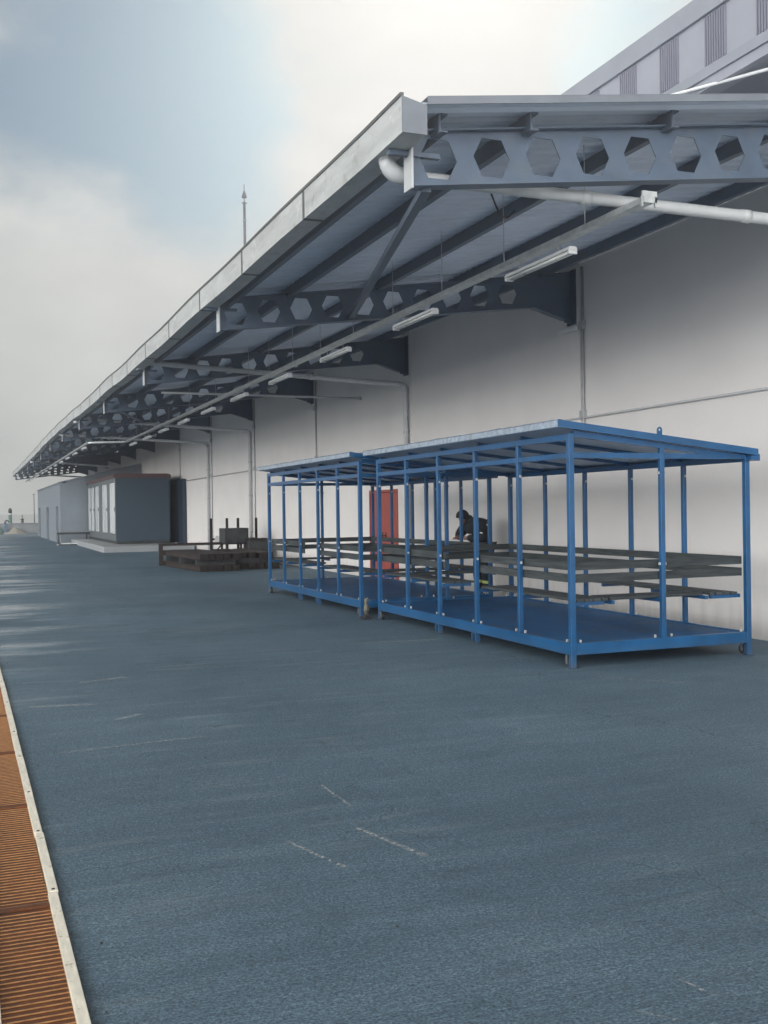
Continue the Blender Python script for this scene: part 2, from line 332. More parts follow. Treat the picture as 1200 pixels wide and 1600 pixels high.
# ------------------------------------------------------------------ mesh helper
class MB:
    def __init__(s): s.v = []; s.f = []
    def box(s, x0, x1, y0, y1, z0, z1):
        n = len(s.v)
        s.v += [Vector(p) for p in ((x0, y0, z0), (x1, y0, z0), (x1, y1, z0), (x0, y1, z0), (x0, y0, z1), (x1, y0, z1), (x1, y1, z1), (x0, y1, z1))]
        s.f += [tuple(n+i for i in q) for q in ((0, 3, 2, 1), (4, 5, 6, 7), (0, 1, 5, 4), (1, 2, 6, 5), (2, 3, 7, 6), (3, 0, 4, 7))]
        return s
    def bar(s, a, b, w, h, up=(0, 0, 1)):
        a = Vector(a); b = Vector(b); d = (b-a).normalized(); up = Vector(up)
        if abs(d.dot(up)) > .98: up = Vector((0, 1, 0))
        sd = d.cross(up).normalized(); u = sd.cross(d).normalized()
        n = len(s.v)
        for p in (a, b):
            for i, j in ((-1, -1), (1, -1), (1, 1), (-1, 1)): s.v.append(p + sd*(i*w/2) + u*(j*h/2))
        s.f += [tuple(n+i for i in q) for q in ((0, 1, 2, 3), (7, 6, 5, 4), (0, 4, 5, 1), (1, 5, 6, 2), (2, 6, 7, 3), (3, 7, 4, 0))]
        return s
    def tube(s, pts, r, seg=10, cap=True):
        pts = [Vector(p) for p in pts]; rs = r if isinstance(r, (list, tuple)) else [r]*len(pts)
        n0 = len(s.v); prev = None
        for i, p in enumerate(pts):
            d = (pts[min(i+1, len(pts)-1)] - pts[max(i-1, 0)]).normalized()
            if prev is None:
                u = d.orthogonal().normalized()
            else:
                u = (prev - d*prev.dot(d)).normalized()
            prev = u; w = d.cross(u)
            for k in range(seg):
                a = 2*math.pi*k/seg; s.v.append(p + (u*math.cos(a) + w*math.sin(a))*rs[i])
        for i in range(len(pts)-1):
            for k in range(seg):
                k2 = (k+1) % seg; s.f.append((n0+i*seg+k, n0+i*seg+k2, n0+(i+1)*seg+k2, n0+(i+1)*seg+k))
        if cap:
            s.f.append(tuple(n0+k for k in reversed(range(seg)))); s.f.append(tuple(n0+(len(pts)-1)*seg+k for k in range(seg)))
        return s
    def prism(s, poly, axis, a0, a1):
        """extrude a 2D polygon along axis ('x': poly is y,z; 'y': poly is x,z; 'z': poly is x,y)"""
        n = len(s.v); m = len(poly)
        for a in (a0, a1):
            for p in poly:
                s.v.append(Vector((a, p[0], p[1]) if axis == 'x' else (p[0], a, p[1]) if axis == 'y' else (p[0], p[1], a)))
        s.f.append(tuple(n+i for i in range(m))); s.f.append(tuple(n+m+i for i in reversed(range(m))))
        for i in range(m):
            j = (i+1) % m; s.f.append((n+i, n+m+i, n+m+j, n+j))
        return s
    def build(s, name, m, parent=None, smooth=False, bevel=0, loc=None):
        me = bpy.data.meshes.new(name); me.from_pydata([tuple(v) for v in s.v], [], s.f)
        bm = bmesh.new(); bm.from_mesh(me); bmesh.ops.recalc_face_normals(bm, faces=bm.faces)
        if bevel: bmesh.ops.bevel(bm, geom=list(bm.edges), offset=bevel, segments=1, affect='EDGES', clamp_overlap=True)
        bm.to_mesh(me); bm.free()
        if smooth:
            for p in me.polygons: p.use_smooth = True
        me.materials.append(m)
        o = bpy.data.objects.new(name, me); C.objects.link(o)
        if parent: o.parent = parent
        if loc: o.location = loc
        return o
def empty(name, loc=(0, 0, 0), rz=0):
    o = bpy.data.objects.new(name, None); C.objects.link(o); o.location = loc; o.rotation_euler = (0, 0, rz); o.empty_display_size = .3
    return o
def tag(o, label, cat, group=None):
    o['label'] = label; o['category'] = cat
    if group: o['group'] = group
    return o
def kind(o, k='structure'): o['kind'] = k; return o
def kids(o): return [c for c in C.objects if c.parent == o]
def copy_tree(o, parent=None):
    c = o.copy(); C.objects.link(c); c.parent = parent
    for ch in kids(o): copy_tree(ch, c)
    return c
def interp(tab, y):
    if y <= tab[0][0]: return tab[0][1]
    for (a, p), (b, q) in zip(tab, tab[1:]):
        if y <= b:
            t = (y-a)/(b-a); t = t*t*(3-2*t); return p+(q-p)*t
    return tab[-1][1]

# ------------------------------------------------------------------ ground
XD = lambda y: .322 - .0100*(y-3.4)             # right edge of the drain, slightly out of line with the wall
def ground():
    # one sheet to the horizon, with the drain trench let into it
    me = bpy.data.meshes.new('ground')
    y0, y1 = -12.0, 70.0; far = 4000
    wl, wr = -.275, -.005
    v = [(-far, -far, 0), (far, -far, 0), (far, far, 0), (-far, far, 0)]
    a = (XD(y0)+wl, y0, 0); b = (XD(y0)+wr, y0, 0); c = (XD(y1)+wr, y1, 0); d = (XD(y1)+wl, y1, 0)
    v += [a, b, c, d]
    dz = -.16
    v += [(p[0], p[1], dz) for p in (a, b, c, d)]
    f = [(0, 1, 5, 4), (1, 2, 6, 5), (2, 3, 7, 6), (3, 0, 4, 7), (4, 5, 9, 8), (5, 6, 10, 9), (6, 7, 11, 10), (7, 4, 8, 11), (8, 9, 10, 11)]
    me.from_pydata(v, [], f); me.materials.append(M['ground']); me.materials.append(M['channel'])
    for i in range(4, 9): me.polygons[i].material_index = 1
    o = bpy.data.objects.new('ground', me); C.objects.link(o); kind(o)
    bm = bmesh.new(); bm.from_mesh(me); bmesh.ops.recalc_face_normals(bm, faces=bm.faces)
    bm.to_mesh(me); bm.free()
    # scuffs
    me = bpy.data.meshes.new('ground_scuffs'); vs = []; fs = []; uv = []
    segs = [((1.76, 4.98), (1.92, 4.40), .050), ((1.38, 4.91), (1.53, 4.41), .038), ((2.19, 2.94), (2.22, 2.78), .022), ((4.14, 11.78), (5.29, 11.66), .13),
            ((5.42, 8.41), (5.93, 7.75), .06), ((1.86, 5.83), (1.87, 5.3), .03), ((.38, 9.15), (.93, 9.04), .12),
            ((.89, 10.24), (1.38, 10.41), .12), ((1.0, 8.28), (1.22, 8.45), .10), ((3.31, 16.09), (3.2, 15.11), .03), ((1.93, 2.80), (2.01, 2.70), .02),
            ((.45, 7.3), (1.6, 7.42), .05), ((2.4, 14.1), (3.4, 14.4), .10), ((3.0, 20.4), (4.2, 20.2), .16)]
    for (p, q, w) in segs:
        p = Vector(p); q = Vector(q); d = (q-p); n = Vector((-d.y, d.x)).normalized()*w*.5
        k = len(vs)
        for t in (p-n, q-n, q+n, p+n): vs.append((t.x, t.y, .004))
        fs.append((k, k+1, k+2, k+3)); uv += [(0, 0), (1, 0), (1, 1), (0, 1)]
    me.from_pydata(vs, [], fs); ul = me.uv_layers.new(name='UVMap')
    for i, u in enumerate(uv): ul.data[i].uv = u
    me.materials.append(M['scuff']); o = bpy.data.objects.new('ground_scuffs', me); C.objects.link(o); kind(o)
    # pebbles and grit, countless
    mb = MB(); rnd = random.Random(3)
    for i in range(900):
        y = rnd.uniform(2.6, 16)**1.0; x = rnd.uniform(.4, 7) if rnd.random() < .7 else XD(y)+rnd.uniform(.03, .12)
        r = rnd.uniform(.0012, .0038) if rnd.random() < .93 else rnd.uniform(.005, .009)
        n = len(mb.v)
        for k in range(4):
            a = k*1.57+rnd.random(); mb.v.append(Vector((x+math.cos(a)*r*rnd.uniform(.7, 1.4), y+math.sin(a)*r*rnd.uniform(.7, 1.4), .0005)))
        mb.v.append(Vector((x, y, r*.9)))
        mb.f += [(n+k, n+(k+1) % 4, n+4) for k in range(4)]
    o = mb.build('grit', M['darksteel']); kind(o, 'stuff'); o['label'] = 'dark grit scattered over the concrete yard'
    o['category'] = 'grit'
ground()

# ------------------------------------------------------------------ drain: edge frames and grate panels
def drain():
    joints = [-1.0, 1.15, 2.25, 3.30, 4.52, 6.1, 7.5, 8.9, 10.3, 11.7, 13.1, 14.5]
    rnd = random.Random(5)
    # frame: two strips of plates with screws
    fr = empty('drain_channel', (XD(4.5)-.18, 4.5, 0))
    inv = Matrix.Translation((-(XD(4.5)-.18), -4.5, 0))
    def put(mb): 
        for i, v in enumerate(mb.v): mb.v[i] = inv @ v
        return mb
    for side in (0, 1):
        js = [-1.0, .9, 2.1, 3.22, 4.62, 5.5, 6.3, 7.25, 8.1, 9.4, 10.6, 12.0, 13.5, 15, 17, 19, 22] if side else [-1.0, .4, 1.9, 3.7, 5.2, 7, 9, 11, 13.5, 16, 19, 22]
        for a, b in zip(js, js[1:]):
            off = 0.0 if side else -.262+.036-.036
            w = .039
            j = rnd.uniform(-.0025, .0025); zt = .010+rnd.uniform(0, .003)
            mb = MB()
            ya, yb = a+.004, b-.004
            x0 = XD(ya)+off-w+j
            x1 = XD(yb)+off-w+j
            n = len(mb.v)
            for z in (-.02, zt):
                mb.v += [Vector((x0, ya, z)), Vector((x0+w, ya, z)), Vector((x1+w, yb, z)), Vector((x1, yb, z))]
            mb.f += [(0, 1, 2, 3), (4, 5, 6, 7), (0, 1, 5, 4), (1, 2, 6, 5), (2, 3, 7, 6), (3, 0, 4, 7)]
            put(mb).build('edge_plate', M['grate_edge'], fr, bevel=.0015)
            s = MB(); s.tube([(x0+w*.5, ya+.022, zt-.002), (x0+w*.5, ya+.022, zt+.0025)], [.0085, .007], 10)
            put(s).build('screw', M['black'], fr)
    tag(fr, 'cream steel edge frame of the drain channel with black screws', 'drain channel')
    # grates: a dished rusty tray crossed by thin worn bars
    for n_, (a, b) in enumerate(zip(joints, joints[1:])):
        g0 = a+.003; g1 = b-.003
        def xr(y): return XD(y)-.040
        def xl(y): return XD(y)-.258
        o = empty('drain_grate', (XD(a)-.15, a, 0)); iv = Matrix.Translation((-(XD(a)-.15), -a, 0))
        mb = MB(); y = g0+.030
        while y < g1-.03:
            mb.bar((xl(y), y, -.0075), (xr(y), y, -.0080), .0034, .0040); y += .0375
        for i, v in enumerate(mb.v): mb.v[i] = iv @ v
        mb.build('bars', M['grate_bar'], o)
        mb = MB(); n = len(mb.v)
        for z in (-.030, -.010): mb.v += [Vector((xl(g0), g0, z)), Vector((xr(g0), g0, z)), Vector((xr(g1), g1, z)), Vector((xl(g1), g1, z))]
        mb.f += [(0, 1, 2, 3), (4, 5, 6, 7), (0, 1, 5, 4), (1, 2, 6, 5), (2, 3, 7, 6), (3, 0, 4, 7)]
        for (ya, yb) in ((g0, g0+.014), (g1-.014, g1)): mb.bar((xl(ya), (ya+yb)/2, -.0055), (xr(ya), (ya+yb)/2, -.0055), .0138, .0088)
        for i, v in enumerate(mb.v): mb.v[i] = iv @ v
        mb.build('tray', M['grate'], o)
        o['category'] = 'drain grate'; o['group'] = 'grate panels in the drain channel'
        o['label'] = 'orange slatted drain grate panel in the long channel along the yard'
drain()

# ------------------------------------------------------------------ warehouse
XW = 8.6
YK = lambda k: 7.3+6.6*k
def warehouse():
    wh = empty('warehouse', (XW, 30, 0))
    off = Vector((-XW, -30, 0))
    def put(mb, name, m, parent=wh, **kw):
        for i, v in enumerate(mb.v): mb.v[i] = v+off
        return mb.build(name, m, parent, **kw)
    # wall with the door opening cut out: door Y 21.2..22.95, z .04..2.02
    d0, d1, dh = 21.12, 22.86, 2.03
    mb = MB()
    mb.box(XW, XW+.3, -8, d0, -.3, 5.42); mb.box(XW, XW+.3, d1, 88, -.3, 5.42); mb.box(XW, XW+.3, d0, d1, dh, 5.42); mb.box(XW, XW+.3, d0, d1, -.3, .03)
    put(mb, 'wall', M['wall'])
    for k in range(0, 13):
        y = YK(k)
        mb = MB(); mb.box(XW-.025, XW-.0015, y-.22, y+.36, -.05, 5.38)
        put(mb, 'pilaster', M['wall'])
    # flat roof behind the canopy
    mb = MB(); mb.box(XW+.3, 12.0, -8, 88, 5.1, 5.3); put(mb, 'roof', M['halltrim'])
    mb = MB(); mb.box(XW+.3, 12.0, 87.7, 88, -.3, 5.1); mb.box(XW+.3, 12.0, -8, -7.7, -.3, 5.1); put(mb, 'end_wall', M['wall'])
    # red double door
    x = XW+.05
    fr = MB(); fr.box(XW-.02, XW+.10, d0, d0+.06, .03, dh); fr.box(XW-.02, XW+.10, d1-.06, d1, .03, dh); fr.box(XW-.02, XW+.10, d0+.06, d1-.06, dh-.06, dh)
    put(fr, 'door_frame', M['red'])
    for i, (a, b) in enumerate(((d0+.065, (d0+d1)/2-.004), ((d0+d1)/2+.004, d1-.065))):
        mb = MB(); mb.box(XW+.012, XW+.055, a, b, .04, dh-.07)
        o = put(mb, 'door', M['red'], bevel=.004)
        mb = MB(); yc = (d0+d1)/2+(.09 if i else -.09)
        mb.tube([(XW+.012, yc, 1.0), (XW-.045, yc, 1.0), (XW-.045, yc+(.1 if i else -.1), 1.0)], .011, 8)
        mb.box(XW+.004, XW+.0115, yc-.025, yc+.025, .92, 1.08)
        h = put(mb, 'handle', M['black'], o)
        for z in (.35, 1.65):
            mb = MB(); yh = b+.0 if i else a
            mb.tube([(XW+.008, yh, z-.06), (XW+.008, yh, z+.06)], .011, 8); put(mb, 'hinge', M['darksteel'], o)
    tag(wh, 'long cream rendered warehouse wall with pilasters and a red double door', 'warehouse')
warehouse()

def hall():
    h = empty('tall_hall', (14, 30, 0)); off = Vector((-14, -30, 0))
    def put(mb, name, m, parent=h, **kw):
        for i, v in enumerate(mb.v): mb.v[i] = v+off
        return mb.build(name, m, parent, **kw)
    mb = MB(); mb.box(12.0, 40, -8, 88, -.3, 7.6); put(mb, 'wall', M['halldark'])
    mb = MB(); mb.box(9.35, 40, -8, 88, 7.62, 8.02); put(mb, 'roof', M['halltrim'])
    XF = 9.3
    mb = MB(); mb.box(XF+.02, XF+.28, -8, 88, 7.22, 8.20); put(mb, 'fascia_panel', M['hall'])
    mb = MB(); mb.box(XF-.03, XF+.30, -8, 88, 8.202, 8.50); put(mb, 'cap_flashing', M['halltrim'])
    mb = MB(); mb.box(XF-.015, XF+.26, -8, 88, 7.42-.06-.0, 7.50-.0); 
    put(mb, 'lower_trim', M['halltrim'])
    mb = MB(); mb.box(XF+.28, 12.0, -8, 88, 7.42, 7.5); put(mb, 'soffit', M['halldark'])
    k = 0; y = 3.2
    while y < 40:
        mb = MB()
        for j in range(9):
            yy = y+j*.05; mb.box(XF-.004, XF+.019, yy, yy+.022, 7.52, 8.18)
        put(mb, 'louver', M['louver']); y += 1.0
    for y in range(-4, 60, 4):
        mb = MB(); mb.box(11.96, 11.998, y+.15, y+3.6, 6.0, 6.9); put(mb, 'clerestory_window', M['clerestory'])
    tag(h, 'taller pale clad hall rising behind the canopy, with slatted vents along its fascia', 'hall')
    mb = MB(); mb.tube([(9.10, 12.95, 7.455), (9.48, 10.5, 7.09), (9.80, 8.4, 6.77)], .022, 10)
    o = mb.build('roof_conduit', M['white']); tag(o, 'thin bright white pipe under the fascia of the tall hall', 'pipe')
hall()

# ------------------------------------------------------------------ canopy
DZ = [(15, 0.0), (20, .04), (28, .09), (34, .18), (43, .26), (61, .20), (90, .22)]
dz = lambda y: interp(DZ, y)
ROOF = lambda x: 4.575+.137*(x-3.09)
BT = lambda x: 4.43+.134*(x-3.11)
BB = lambda x: 4.03+.12*(x-3.11)
def canopy():
    cn = empty('canopy', (5.8, 7.0, 4.2)); off = Vector((-5.8, -7.0, -4.2))
    def put(mb, name, m, parent=cn, loc=None, **kw):
        for i, v in enumerate(mb.v): mb.v[i] = v+off
        return mb.build(name, m, parent, **kw)
    Y0, Y1 = 6.95, 86.9
    # corrugated sheet, ribs running down the slope
    mb = MB(); prof = ((0, 0), (.09, 0), (.115, .028), (.175, .028), (.20, 0))
    y = Y0; ys = []
    while y < Y1:
        for (a, b) in prof[:-1]: ys.append((y+a, b))
        y += .20
    xs = (3.06, 5.9, 8.59)
    for (yy, zz) in ys:
        for x in xs: mb.v.append(Vector((x, yy, ROOF(x)-.045+zz+dz(yy))))
    n = len(xs)
    for i in range(len(ys)-1):
        for j in range(n-1): mb.f.append((i*n+j, i*n+j+1, (i+1)*n+j+1, (i+1)*n+j))
    o = put(mb, 'roof_sheet', M['roofsheet'])
    so = o.modifiers.new('s', 'SOLIDIFY'); so.thickness = .006; so.offset = 0
    # end flashing
    mb = MB(); mb.prism([(3.10, ROOF(3.10)-.060), (8.59, ROOF(8.59)-.060), (8.59, ROOF(8.59)-.006), (3.10, ROOF(3.10)-.006)], 'y', Y0-.022, Y0-.010)
    mb.prism([(3.10, ROOF(3.10)-.005), (8.59, ROOF(8.59)-.005), (8.59, ROOF(8.59)-.001), (3.10, ROOF(3.10)-.001)], 'y', Y0-.022, Y0+.16)
    put(mb, 'end_flashing', M['frame_light'])
    # purlins
    for x in (3.32, 4.10, 5.42, 6.75, 8.05):
        zt = ROOF(x)-.050; st = [Y0+.03]+[YK(k)+dd for k in range(13) for dd in (-.5, .5)]+[Y1-.1]
        mb = MB()
        st = [Y0+.20] + [s for s in [7.8+1.65*i for i in range(60)] if s < Y1-.2] + [Y1-.1]
        for a, b in zip(st, st[1:]):
            n = len(mb.v)
            for yy in (a, b):
                for (dx, dzz) in ((-.035, 0), (.035, 0), (.035, -.012), (-.022, -.012), (-.022, -.128), (.035, -.128), (.035, -.14), (-.035, -.14)):
                    mb.v.append(Vector((x+dx, yy, zt+dzz+dz(yy))))
            for i in range(8):
                j = (i+1) % 8; mb.f.append((n+i, n+j, n+8+j, n+8+i))
            if a == st[0]: mb.f.append(tuple(n+i for i in range(8)))
        for k in range(13):                                      # sleeve laps over the beams
            yy = YK(k)
            if yy+.7 < Y1: mb.bar((x-.028, max(yy-.65, Y0+.21), zt-.07+dz(yy)), (x-.028, yy+.65, zt-.07+dz(yy)), .02, .152)
        put(mb, 'purlin', M['purlin'])
    # diagonal stays between first two beams
    for (a, b) in (((3.25, 7.32, 4.04), (4.98, 13.86, 4.30)), ((6.9, 7.32, 4.50), (5.05, 13.86, 4.31))):
        if a[0] > 6: continue
        mb = MB(); mb.bar(a, b, .075, .06); put(mb, 'diagonal_brace', M['purlin'])
    for k in (3, 6, 9):
        mb = MB(); y = YK(k); mb.bar((3.4, y+.03, 4.1+dz(y)), (5.0, y+6.57, 4.28+dz(y+6.6)), .06, .05); put(mb, 'diagonal_brace', M['purlin'])
    # gutter: box section in lengths with dark cover straps; its line wanders a little
    X0g, X1g = 2.90, 3.09
    gz = lambda y: 4.31+dz(y)+.012*math.sin(y*.55)+.010*math.sin(y*1.3+1)-(0 if y < 60 else 0)
    mb = MB(); lip = MB(); strap = MB()
    st = [Y0+i*.8 for i in range(int((Y1-Y0)/.8)+1)]
    for a, b in zip(st, st[1:]):
        n = len(mb.v)
        for yy in (a, b):
            z = gz(yy)
            for (x, h) in ((X0g, .275), (X0g, 0), (X1g, 0), (X1g, .20), (X1g-.006, .20), (X1g-.006, .006), (X0g+.006, .006), (X0g+.006, .275)): mb.v.append(Vector((x, yy, z+h)))
        for i in range(8):
            j = (i+1) % 8; mb.f.append((n+i, n+j, n+8+j, n+8+i))
        n = len(lip.v)
        for yy in (a, b):
            z = gz(yy)
            for (x, h) in ((X0g-.010, .262), (X0g+.018, .262), (X0g+.018, .288), (X0g-.010, .288)): lip.v.append(Vector((x, yy, z+h)))
        for i in range(4):
            j = (i+1) % 4; lip.f.append((n+i, n+j, n+4+j, n+4+i))
        if a == st[0]: lip.f.append((n, n+1, n+2, n+3))
    g = put(mb, 'gutter', M['gutter'])
    put(lip, 'lip', M['gutter_dark'], g)
    mb = MB(); z = gz(Y0)
    mb.prism([(X0g, z), (X1g+.005, z), (X1g+.005, z+.215), (X0g, z+.262)], 'y', Y0-.010, Y0-.002); put(mb, 'end_cap', M['frame_light'], g)
    y = Y0+2.4
    while y < Y1-1:
        z = gz(y); mb = MB(); mb.box(X0g-.004, X0g-.0005, y-.028, y+.028, z+.0, z+.258); mb.box(X0g-.004, X1g, y-.028, y+.028, z-.0045, z-.0008)
        put(mb, 'joint_strap', M['gutter_dark'], g); y += 2.4
    # castellated beams
    for k in range(13):
        y = YK(k); t = .005; mb = MB()
        cs = [3.34+.458*i for i in range(10)]; hw = .229
        def quad(pts): mb.prism(pts, 'y', y-t, y+t)
        xa = cs[0]-hw
        for c in cs:
            l, r = c-hw, c+hw; m_ = (BT(c)+BB(c))/2; hh = .148; a, b2 = .085, .158
            tl, tr, bl, br = (l, BT(l)), (r, BT(r)), (l, BB(l)), (r, BB(r))
            hx = [(c-a, m_+hh), (c+a, m_+hh+.0), (c+b2, m_), (c+a, m_-hh), (c-a, m_-hh), (c-b2, m_)]
            mb.prism([tl, tr, hx[1], hx[0]], 'y', y-t, y+t)
            mb.prism([bl, hx[4], hx[3], br], 'y', y-t, y+t)
            mb.prism([tl, hx[0], hx[5], hx[4], bl], 'y', y-t, y+t)
            mb.prism([tr, br, hx[3], hx[2], hx[1]], 'y', y-t, y+t)
        xe = cs[-1]+hw
        mb.prism([(xe, BB(xe)), (xe, BT(xe)), (8.56, BT(8.56)), (8.56, 4.40), (8.44, 4.40), (8.42, 4.45), (7.90, BB(7.9))], 'y', y-t, y+t)
        # flanges
        mb.bar((3.11, y, BT(3.11)+.006), (8.56, y, BT(8.56)+.006), .14, .012)
        mb.bar((3.11, y, BB(3.11)-.006), (7.88, y, BB(7.88)-.006), .14, .012)
        mb.bar((7.88, y, BB(7.88)-.006), (8.44, y, 4.442), .14, .012)
        for v in mb.v: v.z += dz(y)
        bo = put(mb, 'beam', M['navy'])
        mb = MB(); mb.box(8.562, 8.574, y-.13, y+.13, 4.37+dz(y), 5.2+dz(y)); put(mb, 'wall_plate', M['navy'], bo)
        mb = MB(); mb.box(3.088, 3.104, y-.075, y+.075, 4.0+dz(y), 4.42+dz(y)); put(mb, 'end_plate', M['pvc'], bo)
        mb = MB(); mb.bar((2.93, y, gz(y)-.022), (3.35, y, gz(y)-.018), .05, .035); put(mb, 'gutter_bracket', M['navy'], bo)
    tag(cn, 'long grey canopy of corrugated sheet on dark castellated beams with a box gutter', 'canopy')
    return gz
GZ = canopy()

# ------------------------------------------------------------------ downpipes
def bend(p0, p1, p2, r, n=5):
    """points replacing corner p1 by an arc"""
    p0, p1, p2 = map(Vector, (p0, p1, p2)); a = p1+(p0-p1).normalized()*r; b = p1+(p2-p1).normalized()*r
    return [a.lerp(p1, t).lerp(p1.lerp(b, t), t) for t in [i/n for i in range(n+1)]]
def downpipes():
    labs = {0: 'pale drain pipe with fat elbow under the nearest end of the gutter', 2: 'pale drain pipe crossing below the canopy to the wall left of the red door'.replace('left', 'right'),
            4: 'pale drain pipe reaching the wall above the rusty steel stack', 5: 'pale drain pipe bending down the wall between grey kiosk and steel stack',
            8: 'pale drain pipe dropping behind the grey kiosk roof'}
    for k, za, zb in ((0, 4.17, 4.14), (2, 4.47, 4.20), (4, 4.53, 4.22), (5, 4.50, 4.24), (8, 4.5, 4.05), (11, 4.5, 4.2)):
        y = YK(k)+(.20 if k == 0 else -.12 if k == 2 else .05); r = .052
        gx = 3.0; top = GZ(y)
        o = empty('downpipe', (XW-.1, y, 0)); off = Vector((-(XW-.1), -y, 0))
        A = Vector((gx, y, top-.02)); Bc = Vector((gx, y, za)); D = Vector((XW-.1, y, zb)); G = Vector((XW-.1, y, .02))
        def put(mb, name, m, parent=o, **kw):
            for i, v in enumerate(mb.v): mb.v[i] = v+off
            return mb.build(name, m, parent, **kw)
        mb = MB(); mb.tube([A]+bend(A, Bc, D, .10)+bend(Bc, D, G, .10)+[G], r, 14); put(mb, 'pipe', M['pvc'], smooth=True)
        mb = MB(); e = bend(A, Bc, D, .14, 7); mb.tube([A+Vector((0, 0, -.0))]+e+[e[-1]+Vector((.03, 0, 0))], r*1.28, 14); put(mb, 'elbow', M['pvc'], smooth=True)
        mb = MB(); e = bend(Bc, D, G, .14, 7); mb.tube(e, r*1.22, 14); put(mb, 'elbow', M['pvc'], smooth=True)
        for t in (.32, .62):
            p = Bc.lerp(D, t); d = (D-Bc).normalized(); mb = MB(); mb.tube([p-d*.045, p+d*.045], r*1.16, 14); put(mb, 'socket', M['pvc'], smooth=True)
        for z in (.9, 2.1, 3.2):
            mb = MB(); mb.tube([(XW-.1, y, z-.03), (XW-.1, y, z+.03)], r*1.12, 14); mb.box(XW-.05, XW-.003, y-.02, y+.02, z-.012, z+.012); put(mb, 'bracket', M['conduit'])
        tag(o, labs.get(k, 'pale drain pipe at the far end of the canopy, past the annex'), 'drain pipe', 'drain pipes from gutter to wall')
downpipes()

# ------------------------------------------------------------------ conduits, tray, strip lights
def conduits():
    mb = MB(); mb.tube([(XW-.035, 4, 2.93), (XW-.035, 56.8, 2.93)], .016, 8)
    o = mb.build('wall_conduit', M['conduit'], smooth=True); tag(o, 'thin grey conduit running level along the whole warehouse wall', 'conduit')
    for k, lab in ((1, 'grey conduit with junction boxes on the pilaster behind the near blue shelter'), (3, 'grey conduit with a junction box on the wall above the far blue shelter'),
                   (4, 'grey conduit beside the pipe above the rusty steel stack'), (5, 'grey conduit on the pilaster right of the navy shadow panel'), (6, 'grey conduit on the pilaster above the grey kiosk')):
        y = YK(k)-.30
        o = empty('pilaster_conduit', (XW-.04, y, 0)); off = Vector((-(XW-.04), -y, 0))
        def put(mb, name, m, parent=o, **kw):
            for i, v in enumerate(mb.v): mb.v[i] = v+off
            return mb.build(name, m, parent, **kw)
        mb = MB(); mb.tube([(XW-.03, y, .1), (XW-.03, y, 5.2)], .022, 8); put(mb, 'conduit', M['conduit'], smooth=True)
        for z in (4.32, 2.98):
            mb = MB(); mb.box(XW-.075, XW-.003, y-.055, y+.055, z-.06, z+.06); put(mb, 'junction_box', M['conduit'], bevel=.006)
        if k in (1, 3):
            mb = MB(); mb.box(XW-.10, XW-.03, y+.08, y+.62, 4.26, 4.33); put(mb, 'wall_lamp', M['white'], bevel=.01)
        tag(o, lab, 'conduit', 'conduits on the pilasters')
conduits()

TX = 5.08
def tray():
    t = empty('cable_tray', (TX, 7.3, 4.0)); off = Vector((-TX, -7.3, -4.0))
    def put(mb, name, m, parent=t, **kw):
        for i, v in enumerate(mb.v): mb.v[i] = v+off
        return mb.build(name, m, parent, **kw)
    pts = [(TX, 7.05, 4.05), (TX, 37.9, 4.10), (3.85, 38.6, 4.10), (3.85, 86, 4.12)]
    mb = MB()
    for a, b in zip(pts, pts[1:]):
        for s in (-.045, .045):
            A = Vector(a); B = Vector(b); d = (B-A).normalized(); n = Vector((-d.y, d.x, 0))*s
            mb.bar(A+n, B+n, .006, .05)
        mb.bar(Vector(a)-Vector((0, 0, .024)), Vector(b)-Vector((0, 0, .024)), .088, .004)
    put(mb, 'tray', M['galv'])
    mb = MB(); mb.tube([(TX+.01, 7.1, 4.05), (TX+.01, 37.8, 4.095), (3.86, 38.55, 4.10), (3.86, 86, 4.12)], .014, 6); put(mb, 'cable', M['conduit'])
    mb = MB(); mb.bar((TX-.05, 7.08, 4.08), (TX+.09, 7.08, 4.08), .02, .09); mb.bar((TX+.08, 7.08, 4.08), (TX+.08, 7.08, 4.0), .02, .02); mb.bar((TX-.05, 7.08, 4.08), (TX-.05, 7.08, 4.0), .02, .02)
    put(mb, 'end_bracket', M['galv'])
    y = 8.0
    while y < 37.5:
        mb = MB(); mb.tube([(TX, y, 4.03), (TX, y, ROOF(TX)-.05+dz(y))], .005, 6); put(mb, 'hanger_rod', M['conduit']); y += 1.52 if y < 20 else 3.04
    y = 39.5
    while y < 85:
        mb = MB(); mb.tube([(3.85, y, 4.07), (3.85, y, ROOF(3.85)-.05+dz(y))], .005, 6); put(mb, 'hanger_rod', M['conduit']); y += 6.6
    tag(t, 'galvanised cable tray hung in one long line under the canopy', 'cable tray')
tray()

